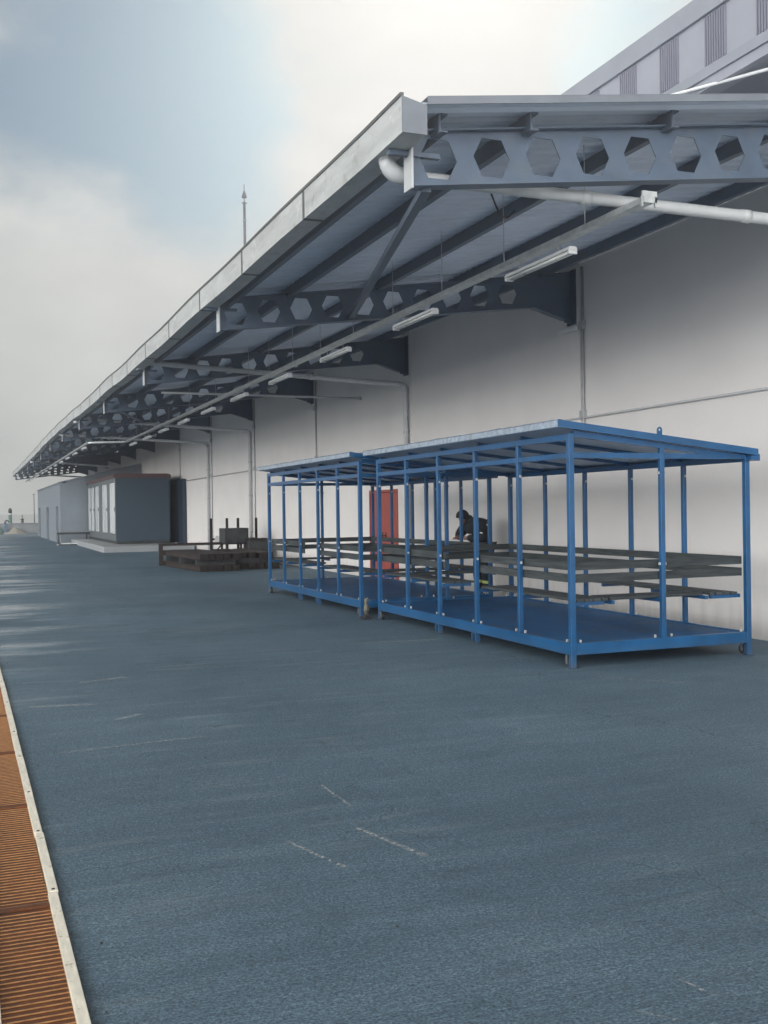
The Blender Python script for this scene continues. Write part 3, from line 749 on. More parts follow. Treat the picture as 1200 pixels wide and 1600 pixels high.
def lights():
    def one():
        o = empty('strip_light', (0, 0, 0))
        b = MB(); b.prism([(-.035, .0), (.035, .0), (.05, -.035), (-.05, -.035)], 'y', 0, 1.23)
        bo = b.build('housing', M['white'], o, bevel=.003)
        for s in (-.025, .025):
            b = MB(); b.tube([(s, .03, -.052), (s, 1.20, -.052)], .013, 8); b.build('tube', M['diffuser'], o, smooth=True)
        for y in (.015, 1.215):
            b = MB(); b.box(-.045, .045, y-.012, y+.012, -.068, -.036); b.build('end_holder', M['white'], o)
        for y in (.25, .98):
            b = MB(); b.tube([(0, y, .0), (0, y, .07)], .006, 6); b.build('stem', M['conduit'], o)
        return o
    proto = one(); first = True
    names = ['nearest strip light under the canopy, beside the first beam bay', 'second strip light from the near end of the canopy', 'third strip light from the near end of the canopy',
             'fourth strip light from the near end of the canopy', 'fifth strip light from the near end of the canopy', 'sixth strip light from the near end of the canopy']
    ys = [8.2+3.04*i for i in range(10)]
    i = 0
    for y in ys:
        o = proto if first else copy_tree(proto); first = False
        o.location = (TX+.0, y, 3.95)
        tag(o, names[i] if i < 6 else 'white strip light far along the tray, before its sideways step', 'strip light', 'strip lights hung below the cable tray'); i += 1
    y = 39.6
    while y < 82:
        o = copy_tree(proto); o.location = (3.85, y, 4.02)
        tag(o, 'small white strip light in the far run beyond the step in the tray', 'strip light', 'strip lights hung below the cable tray'); y += 3.6
lights()

def hanging_bits():
    # capped level pipe that ends against the wall above the far shelter
    y = 23.3
    o = empty('short_pipe', (6.5, y, 4.2))
    mb = MB(); mb.tube([(-2.6, 0, .03), (2.06, 0, .02)], .025, 10); mb.build('pipe', M['pvc'], o, smooth=True)
    mb = MB(); mb.tube([(2.04, 0, .02), (2.08, 0, .02)], .045, 10); mb.build('cap', M['conduit'], o, smooth=True)
    tag(o, 'thin level pipe with a capped end near the wall above the red door', 'pipe')
hanging_bits()
def cable():
    pts = [Vector((4.45, 8.6, 4.52)).lerp(Vector((5.25, 9.6, 4.66)), t)+Vector((0, 0, -.16*math.sin(math.pi*t))) for t in [i/10 for i in range(11)]]
    o = MB().tube(pts, .010, 6).build('loose_cable', M['black'], smooth=True); tag(o, 'loose black cable sagging beneath the canopy roof near its end', 'cable')
cable()
def mast():
    # stands on the tall hall's roof, its foot hidden by the canopy
    o = empty('lightning_mast', (14.5, 58.0, 8.02))
    mb = MB(); mb.tube([(0, 0, 0), (0, 0, 7.4)], .10, 12); mb.tube([(0, 0, 7.4), (0, 0, 11.0)], .075, 12); mb.build('pole', M['darksteel'], o, smooth=True)
    mb = MB(); mb.tube([(0, 0, 7.32), (0, 0, 7.48)], .12, 12); mb.build('collar', M['frame_grey'], o); mb = MB(); mb.tube([(0, 0, 9.9), (0, 0, 10.02)], .095, 12); mb.build('collar', M['frame_grey'], o); mb = MB(); mb.bar((-.14, .02, 10.95), (.14, .02, 10.95), .07, .07); mb.build('crossbar', M['frame_grey'], o)
    mb = MB(); mb.tube([(0, 0, 11.0), (0, 0, 11.3)], .04, 8); mb.tube([(0, 0, 11.62), (0, 0, 12.0)], .03, 8); mb.build('rod', M['frame_grey'], o)
    mb = MB(); mb.tube([(0, 0, 11.24), (0, 0, 11.30), (0, 0, 11.45), (0, 0, 11.63)], [.13, .15, .10, .04], 12); mb.build('head', M['darksteel'], o, smooth=True)
    tag(o, 'slender grey lightning mast with a bulb head standing against the sky behind the canopy', 'lightning mast')
mast()

# ------------------------------------------------------------------ blue shelters
def make_shelter():
    o = empty('bench_shelter', (0, 0, 0))
    W, Ln, p = 2.15, 5.25, .057; nb = 5; pt = Ln/nb; h = p/2
    B = M['blue']
    ZR = lambda x: 2.375-.110*(x+.18)           # underside of the roof tray
    # base frame
    mb = MB(); mb.box(h, W-h, -h+.004, h-.004, .13, .245); mb.box(h, W-h, Ln-h+.004, Ln+h-.004, .13, .245)
    mb.box(-h+.004, h-.004, h, Ln-h, .13, .245); mb.box(W-h+.004, W+h-.004, h, Ln-h, .13, .245)
    for i in range(1, 5): mb.box(h, W-h, i*pt-.03, i*pt+.03, .14, .215)
    fr = mb.build('base_frame', B, o, bevel=.003)
    mb = MB(); mb.box(h+.001, W-h-.001, h+.001, Ln-h-.001, .220, .232); mb.build('floor_plate', M['blue_floor'], o)
    # posts
    def post(x, y, z0, z1, w=p):
        m_ = MB(); m_.box(x-w/2, x+w/2, y-w/2, y+w/2, z0, z1)
        if z0 < .1: m_.box(x-w/2-.02, x+w/2+.02, y-w/2-.02, y+w/2+.02, .003, .011)
        return m_.build('post', B, o, bevel=.003)
    rail_f = (2.255, 2.315)
    for i in range(nb+1):
        y = i*pt; corner = i in (0, nb)
        post(0, y, .003 if corner else .2455, 2.318 if corner else 2.254, p if corner else .048)
        post(W, y, .003 if corner else .2455, 2.045, p if corner else .048)
    post(W/2, 0, .2455, 2.24, .050); post(W/2, Ln, .2455, 2.24, .050)
    # rails
    mb = MB()
    mb.box(-.028, .028, h, Ln-h, *rail_f)
    for i in range(nb):
        a = i*pt+(h if i == 0 else .0242); b = (i+1)*pt-(h if i == nb-1 else .0242)
        mb.box(-.026, .026, a, b, 2.075, 2.13)
    mb.build('front_rail', B, o, bevel=.002)
    mb = MB(); mb.box(W-h, W+h, -h, Ln+h, 2.046, 2.112); mb.build('back_rail', B, o, bevel=.002)
    for y in (0, Ln):
        mb = MB(); mb.box(h, W/2-.0252, y-.026, y+.026, 2.075, 2.13); mb.box(W/2+.0252, W-h, y-.026, y+.026, 2.075, 2.13)
        mb.prism([(h, ZR(h)-.065), (W-.05, ZR(W-.05)-.05), (W-.05, ZR(W-.05)-.002), (h, ZR(h)-.002)], 'y', y-.028, y+.028)
        mb.build('end_rail', B, o)
    # roof: sheet tray, rafters, fascia
    x0, x1, y0, y1 = -.19, W+.085, -.10, Ln+.12
    mb = MB(); mb.prism([(x0+.006, ZR(x0)+.012), (x1-.006, ZR(x1)+.012), (x1-.006, ZR(x1)+.020), (x0+.006, ZR(x0)+.020)], 'y', y0+.006, y1-.006); rf = mb.build('roof', M['roofsheet'], o)
    for i in range(1, nb):
        mb = MB(); y = i*pt; mb.prism([(.03, ZR(.03)-.028), (W-.04, ZR(W-.04)-.028), (W-.04, ZR(W-.04)+.010), (.03, ZR(.03)+.010)], 'y', y-.014, y+.014); mb.build('rafter', B, rf)
    mb = MB()
    for y in (y0, y1-.005): mb.prism([(x0, ZR(x0)-.0), (x1, ZR(x1)-.0), (x1, ZR(x1)+.07), (x0, ZR(x0)+.07)], 'y', y, y+.005)
    mb.box(x1-.005, x1, y0+.006, y1-.006, ZR(x1), ZR(x1)+.07)
    mb.prism([(x1-.10, ZR(x1)-.045), (x1+.015, ZR(x1)-.055), (x1+.015, ZR(x1)+.015), (x1+.001, ZR(x1)+.015), (x1+.001, ZR(x1)-.002), (x1-.10, ZR(x1)-.002)], 'y', y0-.004, y1+.004)
    mb.build('fascia', B, rf)
    mb = MB(); mb.prism([(x0-.002, ZR(x0)-.004), (x0+.006, ZR(x0)-.004), (x0+.06, ZR(x0)+.066), (x0+.05, ZR(x0)+.076)], 'y', y0+.002, y1-.002)
    # hammered, slightly ragged front strip
    n = len(mb.v); rnd = random.Random(11); st = 70
    for i in range(st+1):
        y = y0+.002+(y1-y0-.004)*i/st; j = rnd.uniform(-.004, .005)
        mb.v += [Vector((x0-.004, y, ZR(x0)+.001)), Vector((x0-.004, y, ZR(x0)+.058)), Vector((x0+.02, y, ZR(x0)+.074+j)), Vector((x0+.07, y, ZR(x0)+.071+j*.6))]
    for i in range(st):
        for k in range(3): mb.f.append((n+i*4+k, n+i*4+k+1, n+i*4+5+k, n+i*4+4+k))
    mb.build('front_strip', M['galvblue'], rf)
    # lifting lugs
    for (x, y) in ((W/2, .02), (W/2, Ln-.02)):
        mb = MB(); z = ZR(x)+.06; pr = []
        hole = []; 
        for a in range(9): pr.append((x+.030*math.cos(math.pi*a/8), z+.075+.030*math.sin(math.pi*a/8)))
        outer = [(x+.030, z)]+pr+[(x-.030, z)]
        # plate with an eye: two halves round the hole
        hc = (x, z+.075); rr = .013
        right = [(x, z)]+[(x+.03, z)]+pr[:5]+[(hc[0]+rr*math.cos(a), hc[1]+rr*math.sin(a)) for a in (math.pi/2, math.pi/4, 0, -math.pi/4, -math.pi/2)]
        left = [(2*x-q[0], q[1]) for q in reversed(right)]
        mb.prism(right, 'y', y-.005, y+.005); mb.prism(left, 'y', y-.005, y+.005)
        mb.build('lifting_lug', B, o)
    # benches
    def bench(kind_, a, b):
        """kind_: 'f' front, 'k' back (run along y), 'n' near end, 'e' far end (run along x)"""
        wm = M['wood'] if kind_ in 'fk' else M['wood_end']
        rnd = random.Random(hash(kind_) % 7+int(a*10)) if False else random.Random({'f': 1, 'k': 2, 'n': 3, 'e': 4}[kind_]+int(a*10))
        def bx(m_, u0, u1, d0, d1, z0, z1):
            if kind_ == 'f': m_.box(d0, d1, u0, u1, z0, z1)
            elif kind_ == 'k': m_.box(W-d1, W-d0, u0, u1, z0, z1)
            elif kind_ == 'n': m_.box(u0, u1, d0, d1, z0, z1)
            else: m_.box(u0, u1, Ln-d1, Ln-d0, z0, z1)
        off = 0 if kind_ in 'fk' else .001
        m1 = MB()
        for (z0, z1) in ((.962, 1.045), (.838, .922)): 
            j = rnd.uniform(-.001, .001); bx(m1, a, b, .040+off, .066+off, z0+j, z1+j)
        m1.build('backrest', wm, o, bevel=.002)
        m2 = MB(); dep = [(.09, .175), (.187, .272), (.284, .369), (.381, .45)]
        for (d0, d1) in dep:
            j = rnd.uniform(-.003, .003); bx(m2, a+(.0 if kind_ in 'fk' else .47), b-(.0 if kind_ in 'fk' else .47), d0, d1, .645+j, .672+j)
        m2.build('seat', wm, o, bevel=.002)
        m3 = MB()
        n = max(2, int(round((b-a)/pt))+1)
        for i in range(n):
            u = a+.04+(b-a-.08)*i/(n-1)
            if kind_ not in 'fk': u = (.5, W/2, W-.5)[i] if n == 3 else u
            m3 = MB(); bx(m3, u-.018, u+.018, .034, .42, .605+off*2, .6435); m3.build('seat_bracket', B, o)
    bench('f', .05, 2*pt-.03+.10); bench('f', 3*pt-.07, Ln-.05)
    bench('k', .05, Ln-.05); bench('n', .034, W-.034); bench('e', .034, W-.034)
    # glass clamps on the posts and along the floor edge
    m1 = []
    def clamp(x, y, z, along):
        m_ = MB(); sx, sy = (.010, .020) if along == 'x' else (.020, .010)
        m_.box(x-.010, x+.010, y-.009, y+.009, z-.014, z+.014); m_.build('glass_clamp', M['chrome'], o, bevel=.002)
    for i in range(nb+1):
        y = i*pt
        for z in (1.93, 1.0):
            clamp(-.0, y-.034 if i else y+.038, z, 'y'); clamp(W, y-.034 if i else y+.038, z, 'y')
        for s in (-.10, .10):
            if .02 < y+s < Ln: clamp(.0, y+s, .264, 'x'); clamp(W, y+s, .264, 'x')
    for y in (0, Ln):
        for x in (.09, W/2-.10, W/2+.10, W-.09): clamp(x, y, .264, 'y')
        for z in (1.93, 1.0): clamp(W/2-.035, y, z, 'x'); clamp(W/2+.035, y, z, 'x')
    # foot brackets by the entrance bay
    for y in (2*pt, 3*pt):
        for x in (0, W):
            mb = MB(); mb.box(x-.03, x+.03, y-.008, y+.008, .02, .129); mb.box(x-.03, x+.03, y+.085, y+.101, .035, .129); mb.box(x-.03, x+.03, y-.0, y+.09, .121, .1295); mb.build('lifting_pocket', B, o)
    # castors
    for (x, y) in ((-.0, .075), (W, .075), (0, Ln-.075), (W, Ln-.075)):
        mb = MB(); mb.tube([(x-.02, y, .052), (x+.02, y, .052)], .05, 16); c = mb.build('castor', M['black'], o)
        mb = MB(); mb.tube([(x-.026, y, .052), (x+.026, y, .052)], .018, 10); mb.bar((x-.025, y, .052), (x-.025, y, .128), .004, .03, up=(0, 1, 0)); mb.bar((x+.025, y, .052), (x+.025, y, .128), .004, .03, up=(0, 1, 0)); mb.build('fork', M['frame_grey'], c)
    return o
M['galvblue'] = mat('bare_metal_strip', (.42, .50, .60), .33, .5, .3, 14, bump=.25, bscale=18)
sh = make_shelter(); sh.location = (5.49, 8.97, 0)
tag(sh, 'nearer blue steel frame shelter with plank benches and a sloping roof', 'shelter', 'blue bench shelters against the warehouse')
s2 = copy_tree(sh); s2.location = (5.36, 14.66, 0); s2.scale = (1, .98, 1)
tag(s2, 'farther blue steel frame shelter with plank benches, in line behind the first', 'shelter', 'blue bench shelters against the warehouse')
def jack():
    o = empty('support_jack', (5.30, 14.30, 0))
    mb = MB(); mb.tube([(0, 0, .06), (0, 0, .30)], .028, 12); mb.tube([(0, 0, .12), (.01, 0, .20)], .042, 10); mb.build('body', M['olive'], o)
    mb = MB(); mb.box(-.075, .075, -.055, .055, .002, .03); mb.tube([(-.03, 0, .055), (.045, 0, .055)], .035, 12); mb.build('foot', M['black'], o, bevel=.004)
    mb = MB(); mb.tube([(0, 0, .26), (.06, -.02, .285)], .012, 8); mb.build('crank', M['olive'], o)
    tag(o, 'small olive screw jack on a black foot between the two blue shelters', 'jack')
jack()

# ------------------------------------------------------------------ kiosk, plinth, navy wall shadow, annex
def kiosk():
    mb = MB(); n = 0
    rnd = random.Random(2)
    mb.box(4.84, 8.50, 43.2, 57.9, -.05, .235)
    o = mb.build('concrete_plinth', M['quay'], bevel=.015); tag(o, 'low rough concrete plinth under the grey kiosk', 'plinth')
    k = empty('kiosk', (5.7, 46.2, .24)); off = Vector((-5.7, -46.2, -.24))
    def put(mb, name, m, parent=k, **kw):
        for i, v in enumerate(mb.v): mb.v[i] = v+off
        return mb.build(name, m, parent, **kw)
    X0, X1, Y0, Y1 = 5.7, 8.02, 46.2, 57.8
    mb = MB(); mb.box(X0+.03, X1, Y0, Y1, .36, 3.099); put(mb, 'body', M['kiosk'])
    mb = MB(); mb.box(X0+.06, X1-.03, Y0+.03, Y1-.03, .24, .36); put(mb, 'base_rail', M['darksteel'])
    # rounded maroon roof trim
    prof = [(X0-.06, 3.10), (X0-.06, 3.18), (X0-.02, 3.25), (X0+.08, 3.28), (X1-.1, 3.28), (X1+.04, 3.25), (X1+.06, 3.18), (X1+.06, 3.10)]
    mb = MB(); mb.prism(prof, 'y', Y0-.05, Y1+.03); put(mb, 'roof', M['maroon'])
    # framed doors on the yard face
    ys = [(46.45, 48.25), (49.25, 51.15), (52.6, 54.2), (54.75, 56.05), (56.35, 57.6)]
    mb = MB(); mb.box(X0, X0+.029, Y0+.002, Y1, .38, .66); mb.box(X0, X0+.029, Y0+.002, Y1, 2.92, 3.097)
    prev = Y0+.002
    for a, b in ys+[(Y1, Y1)]:
        mb.box(X0, X0+.029, prev, a-.03, .661, 2.919); prev = b+.03
    put(mb, 'front_frame', M['frame_grey'])
    for i, (a, b) in enumerate(ys):
        mb = MB(); mb.box(X0+.006, X0+.028, a, b, .68, 2.90); d = put(mb, 'door', M['glassdoor'], bevel=.004)
        mb = MB(); mb.box(X0+.001, X0+.0055, a+.12, a+.16, 1.62, 1.86); mb.box(X0-.02, X0-.0, a+.12, a+.16, 1.7, 1.8); put(mb, 'handle', M['black'], d)
        if i in (1, 2):
            mb = MB()
            for t in (.32, .62):
                yy = a+(b-a)*t; mb.box(X0+.0035, X0+.0057, yy, yy+.10, .75, 1.9)
            put(mb, 'vent_strip', M['frame_grey'], d)
    tag(k, 'grey kiosk with tall glossy doors and a rounded maroon roof edge', 'kiosk')
    mb = MB(); mb.box(8.42, 8.57, 45.3, 48.3, .24, 3.02)  # dark ribbed slab added where a soft shadow falls on the wall
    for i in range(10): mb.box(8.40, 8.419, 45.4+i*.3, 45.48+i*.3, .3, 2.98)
    o = mb.build('shadow_panel', M['wallshadow']); tag(o, 'dark navy panel standing in for the soft shadow on the wall right of the kiosk', 'panel')
kiosk()

def annex():
    a = empty('annex', (4.3, 58, 0)); off = Vector((-4.3, -58, 0))
    def put(mb, name, m, parent=a, **kw):
        for i, v in enumerate(mb.v): mb.v[i] = v+off
        return mb.build(name, m, parent, **kw)
    X0, Y0, Y1, H = 4.3, 58.0, 78.6, 3.22
    drs = [(59.4, 61.2), (66.9, 69.4), (75.4, 77.9)]
    mb = MB(); prev = Y0
    for (c, d) in drs:
        mb.box(X0, X0+.3, prev, c, -.1, H); mb.box(X0, X0+.3, c, d, 1.98, H); prev = d
    mb.box(X0, X0+.3, prev, Y1, -.1, H); HS = H+.23*(XW-X0)
    for yy in (Y0, Y1-.3): mb.prism([(X0+.3, -.1), (XW-.03, -.1), (XW-.03, HS-.01), (X0+.3, H+.069)], 'y', yy, yy+.3)
    put(mb, 'wall', M['lowwall'])
    mb = MB(); mb.prism([(X0-.06, H+.001-.012), (XW-.03, HS+.012), (XW-.03, HS+.07), (X0-.06, H+.06-.012)], 'y', Y0-.05, Y1+.05); put(mb, 'roof', M['halltrim'])
    for (c, d) in drs:
        mb = MB(); mb.box(X0+.10, X0+.15, c+.002, d-.002, -.002, 1.978); dd = put(mb, 'door', M['frame_grey'])
        mb = MB(); mb.box(X0+.06, X0+.099, c+.1, c+.16, .95, 1.1); put(mb, 'handle', M['galv'], dd)
    tag(a, 'low grey rendered annex with three recessed doors beyond the kiosk', 'annex')
    # planks and trestle in front
    o = empty('trestle', (4.7, 55.4, 0))
    mb = MB()
    for x in (.1, 1.5):
        mb.bar((x, -.25, 0), (x, -.02, .5), .05, .05); mb.bar((x, .25, 0), (x, .02, .5), .05, .05)
    mb.build('leg', M['darksteel'], o); mb = MB(); mb.box(0, 1.7, -.18, .18, .5, .60); mb.build('top', M['darksteel'], o); o.location = (4.05, 57.2, 0)
    tag(o, 'low metal trestle bench in front of the annex end wall', 'trestle')
    rnd = random.Random(9)
    for i in range(5):
        mb = MB(); mb.box(0, 1.1, -.08, .08, 0, .055); q = mb.build('steel_offcut', M['galv'] if i % 2 else M['darksteel'])
        q.location = (3.95+rnd.uniform(-.1, .15), 54.7+(i % 3)*.25, .002+.058*(i//3)+ (.002 if i > 2 else 0)); q.rotation_euler = (0, 0, rnd.uniform(-.1, .1))
        tag(q, 'short flat steel offcut lying in the pile by the end of the concrete plinth', 'offcut', 'steel offcuts by the plinth')
annex()

# ------------------------------------------------------------------ rusty steel
def steel():
    def beam(Ln):
        mb = MB(); w, hgt, t = .205, .155, .008
        mb.prism([(-w/2, 0), (w/2, 0), (w/2, t*1.6), (.012, t*1.6), (.012, hgt-t*1.6), (w/2, hgt-t*1.6), (w/2, hgt), (-w/2, hgt), (-w/2, hgt-t*1.6), (-.012, hgt-t*1.6), (-.012, t*1.6), (-w/2, t*1.6)], 'y', 0, Ln)
        for yy in (.02, Ln-.03): mb.box(-w/2+.004, w/2-.004, yy, yy+.008, t*1.7, hgt-t*1.7)
        return mb
    rnd = random.Random(4)
    proto = beam(3.9).build('steel_channel', M['rust']); first = True
    cnt = 0
    def place(x, y, z, rz=0, sc=1, lab='', grp='rusty steel channels in the stack'):
        nonlocal first
        o = proto if first else copy_tree(proto); first = False
        o.location = (x, y, z); o.rotation_euler = (0, 0, rz); o.scale = (1, sc, 1); tag(o, lab, 'steel channel', grp)
    for i in range(5):
        place(5.64+i*.215, 27.5+rnd.uniform(-.05, .05), .008, .085, 1, 'rusty steel channel in the bottom layer of the front stack')
    for i in range(5):
        place(5.64+i*.215, 27.45+rnd.uniform(-.08, .08), .318, .085, 1, 'rusty steel channel in the top layer of the front stack')
    for i in range(5):
        place(6.86+i*.22, 28.0+rnd.uniform(-.1, .1), .008, 0, .9, 'rusty steel channel on the ground in the rear stack by the wall')
    for i in range(4):
        place(6.90+i*.24, 28.1+rnd.uniform(-.2, .2), .30, rnd.uniform(-.02, .02), .85, 'rusty steel channel lying on top of the rear stack by the wall')
    for j, y in enumerate((27.8, 29.4, 30.9)):
        sx_ = -.085*(y-27.5); mb = MB(); mb.box(5.53+sx_, 6.60+sx_, y, y+.12, .165, .316); o = mb.build('sleeper', M['darksteel']); tag(o, 'dark bearer between the two layers of the front steel stack', 'bearer', 'bearers in the steel stacks')
        mb = MB(); mb.box(6.74, 8.1, y+.45, y+.55, .155, .295); o = mb.build('sleeper', M['darksteel']); tag(o, 'dark bearer between the layers of the rear steel stack', 'bearer', 'bearers in the rear steel stack')
    # end frame
    o = empty('steel_end_frame', (5.2, 31.55, 0))
    mb = MB(); mb.box(-.06, .06, -.02, .0, 0, .66); mb.box(-.06, -.045, .0, .08, 0, .66); mb.build('upright', M['rust'], o)
    mb = MB(); mb.box(.061, 2.9, -.02, .04, .58, .66); mb.build('top_rail', M['rust'], o)
    mb = MB(); mb.box(.061, 2.9, -.02, .04, .02, .09); mb.build('bottom_rail', M['rust'], o)
    for i in range(4):
        mb = MB(); mb.bar((.45+i*.7, .01, .66), (.45+i*.7, .01, .70), .02, .02); mb.build('stud', M['galv'], o)
    tag(o, 'rusty end frame standing across the far end of the steel stacks', 'steel frame')
    # stanchion cradle with steel tank
    o = empty('stanchion_rack', (6.8, 32.2, 0))
    for x in (.05, .55, .90, 1.48):
        mb = MB(); mb.box(x-.035, x+.035, -.035, .035, 0, 1.38); mb.build('upright', M['rust'], o)
    mb = MB(); mb.box(.086, 1.44, .04, .08, .70, .76); mb.box(.086, 1.44, .04, .08, .15, .22); mb.build('cross_rail', M['rust'], o)
    mb = MB(); mb.bar((.10, .06, .22), (.5, .06, .70), .04, .04); mb.build('brace', M['rust'], o)
    tag(o, 'rusty rack of four upright stanchions behind the steel stacks', 'steel rack')
    o = empty('steel_tank', (7.05, 31.5, .0))
    mb = MB(); mb.box(-.02, .72, -.38, .38, .62, 1.08); mb.build('body', M['darksteel'], o, bevel=.01)
    for x in (.05, .65):
        for y in (-.33, .33): MB().box(x-.03, x+.03, y-.03, y+.03, 0, .619).build('leg', M['rust'], o)
    mb = MB(); mb.box(.02, .68, -.384, -.381, .66, 1.04); mb.build('lid', M['darksteel'], o)
    tag(o, 'dark grey steel box on short legs behind the front steel stack', 'steel box')
    o = empty('scrap_bin', (8.0, 31.2, 0))
    mb = MB(); mb.box(-.3, .3, -.35, .35, .05, .72); mb.build('body', M['darksteel'], o, bevel=.02); mb = MB(); mb.box(-.33, .33, -.38, .38, .721, .76); mb.build('rim', M['rust'], o)
    tag(o, 'dark squat scrap bin against the wall beside the stanchion rack', 'bin')
    o = MB().box(-.07, .07, -.004, .004, 0, .26).build('plastic_sheet', M['white']); o.location = (6.98, 32.1, .58); o.rotation_euler = (.1, .2, 0); tag(o, 'scrap of white plastic caught between the rack stanchions', 'plastic')
steel()

# ------------------------------------------------------------------ far quay
def sea_mat():
    m = bpy.data.materials.new('sea_water'); m.use_nodes = True
    nt = m.node_tree; b = nt.nodes['Principled BSDF']
    b.inputs['Base Color'].default_value = (.03, .05, .055, 1); b.inputs['Roughness'].default_value = .06
    tc = nd(nt, 'ShaderNodeNewGeometry'); n = nd(nt, 'ShaderNodeTexNoise'); n.inputs['Scale'].default_value = .8; n.inputs['Detail'].default_value = 4; nt.links.new(tc.outputs['Position'], n.inputs[0])
    bp = nd(nt, 'ShaderNodeBump'); bp.inputs['Strength'].default_value = .04; bp.inputs['Distance'].default_value = .1; nt.links.new(n.outputs[0], bp.inputs['Height']); nt.links.new(bp.outputs[0], b.inputs['Normal'])
    return m
def quay():
    kind(MB().box(-3900, 3900, 95, 3900, .006, .02).build('sea', sea_mat()))
    o = MB().box(-60, 30, 90.2, 90.6, -.1, .80).build('quay_wall', M['quay']); 
    c = MB().box(-60, 30, 90.14, 90.66, .801, .86).build('coping', M['halltrim'], o)
    tag(o, 'low concrete quay wall across the far end of the yard', 'wall')
    o = empty('vent_post', (2.82, 90.9, 0))
    mb = MB(); mb.tube([(0, 0, 0), (0, 0, 1.55)], .135, 16); mb.build('pipe', M['green'], o, smooth=True)
    mb = MB(); mb.tube([(0, 0, 1.551), (0, 0, 1.66)], .140, 16); mb.build('band', M['white'], o, smooth=True)
    mb = MB(); mb.tube([(0, 0, 1.661), (0, 0, 1.93), (0, 0, 2.03), (0, 0, 2.08)], [.142, .142, .11, .04], 16); mb.build('cap', M['darksteel'], o, smooth=True)
    tag(o, 'tall grey green vent post with a dark domed cap behind the quay wall', 'vent post')
    o = empty('hydrant', (3.75, 90.9, 0))
    mb = MB(); mb.tube([(0, 0, 0), (0, 0, 1.12)], [.10, .11], 12); mb.build('body', M['olive'], o)
    mb = MB(); mb.tube([(0, 0, 1.12), (0, 0, 1.2)], [.1, .19], 12); mb.build('flange', M['olive'], o)
    mb = MB(); mb.tube([(0, 0, 1.2), (0, 0, 1.52)], .035, 8); mb.build('stem', M['olive'], o)
    tag(o, 'stubby olive post with a flared top behind the quay wall', 'hydrant')
    o = empty('water_pump', (2.42, 89.3, 0))
    mb = MB(); mb.prism([(-.16, .12), (.16, .12), (.19, .62), (.12, .84), (-.05, .84), (-.17, .6)], 'y', -.18, .18); mb.build('body', M['bluegrey'], o, bevel=.02)
    mb = MB(); mb.box(-.12, .14, -.16, .16, 0, .119); mb.build('base', M['white'], o)
    mb = MB(); mb.tube([(-.05, 0, .82), (-.04, 0, 1.0), (.06, 0, 1.10), (.2, 0, 1.06), (.21, 0, .95)], [.07, .08, .075, .06, .05], 12); mb.build('hood', M['frame_grey'], o, smooth=True)
    tag(o, 'small blue grey pump with a curved grey spout by the quay wall', 'pump')
    mb = MB(); rnd = random.Random(8); n = 24
    mb.v.append(Vector((0, 0, .62)))
    for r, z in ((.25, .42), (.6, .2), (1.0, .0)):
        for k in range(n):
            a = 2*math.pi*k/n; q = r*(1+rnd.uniform(-.08, .08)); mb.v.append(Vector((q*math.cos(a), q*.7*math.sin(a), max(0, z+rnd.uniform(-.03, .03)) if z else -.02)))
    for k in range(n):
        mb.f.append((0, 1+k, 1+(k+1) % n))
        for j in range(2): mb.f.append((1+j*n+k, 1+(j+1)*n+k, 1+(j+1)*n+(k+1) % n, 1+j*n+(k+1) % n))
    o = mb.build('sand_heap', M['sand'], smooth=True); o.location = (3.1, 89.4, 0); tag(o, 'pale heap of sand against the quay wall', 'sand heap')
    o = MB().prism([(-.9, 0), (.1, 0), (.14, .3), (-.1, .62), (-.5, .7), (-.9, .55)], 'y', -.25, .25).build('tarpaulin', M['green'], bevel=.03); o.location = (2.05, 89.4, 0); tag(o, 'folded green tarpaulin bundle at the left edge by the quay wall', 'tarpaulin')
    # far lamp post, faint beside the annex corner
    o = empty('lamp_post', (5.0, 97, 0))
    mb = MB(); mb.tube([(0, 0, 0), (0, 0, 3.3)], [.05, .035], 8); mb.build('pole', M['frame_grey'], o, smooth=True)
    mb = MB(); mb.bar((-.12, 0, 3.3), (.12, 0, 3.33), .1, .05); mb.build('lamp_head', M['frame_grey'], o)
    tag(o, 'thin lamp post standing beyond the quay wall beside the annex corner', 'lamp post')
quay()

# ------------------------------------------------------------------ person
def skin_mesh(name, verts, edges, radii, m, parent=None, sub=1, root=0):
    me = bpy.data.meshes.new(name); me.from_pydata(verts, edges, [])
    o = bpy.data.objects.new('tmp', me); C.objects.link(o)
    sm = o.modifiers.new('skin', 'SKIN'); sm.use_smooth_shade = True
    if sub:
        ss = o.modifiers.new('sub', 'SUBSURF'); ss.levels = sub; ss.render_levels = sub
    for i, r in enumerate(radii):
        d = me.skin_vertices[0].data[i]; r = r if isinstance(r, tuple) else (r, r); d.radius = r; d.use_root = (i == root)
    bpy.context.view_layer.update()
    dg = bpy.context.evaluated_depsgraph_get()
    nm = bpy.data.meshes.new_from_object(o.evaluated_get(dg)); nm.name = name
    bpy.data.objects.remove(o); bpy.data.meshes.remove(me)
    for p in nm.polygons: p.use_smooth = True
    nm.materials.clear(); nm.materials.append(m)
    q = bpy.data.objects.new(name, nm); C.objects.link(q)
    if parent: q.parent = parent
    return q
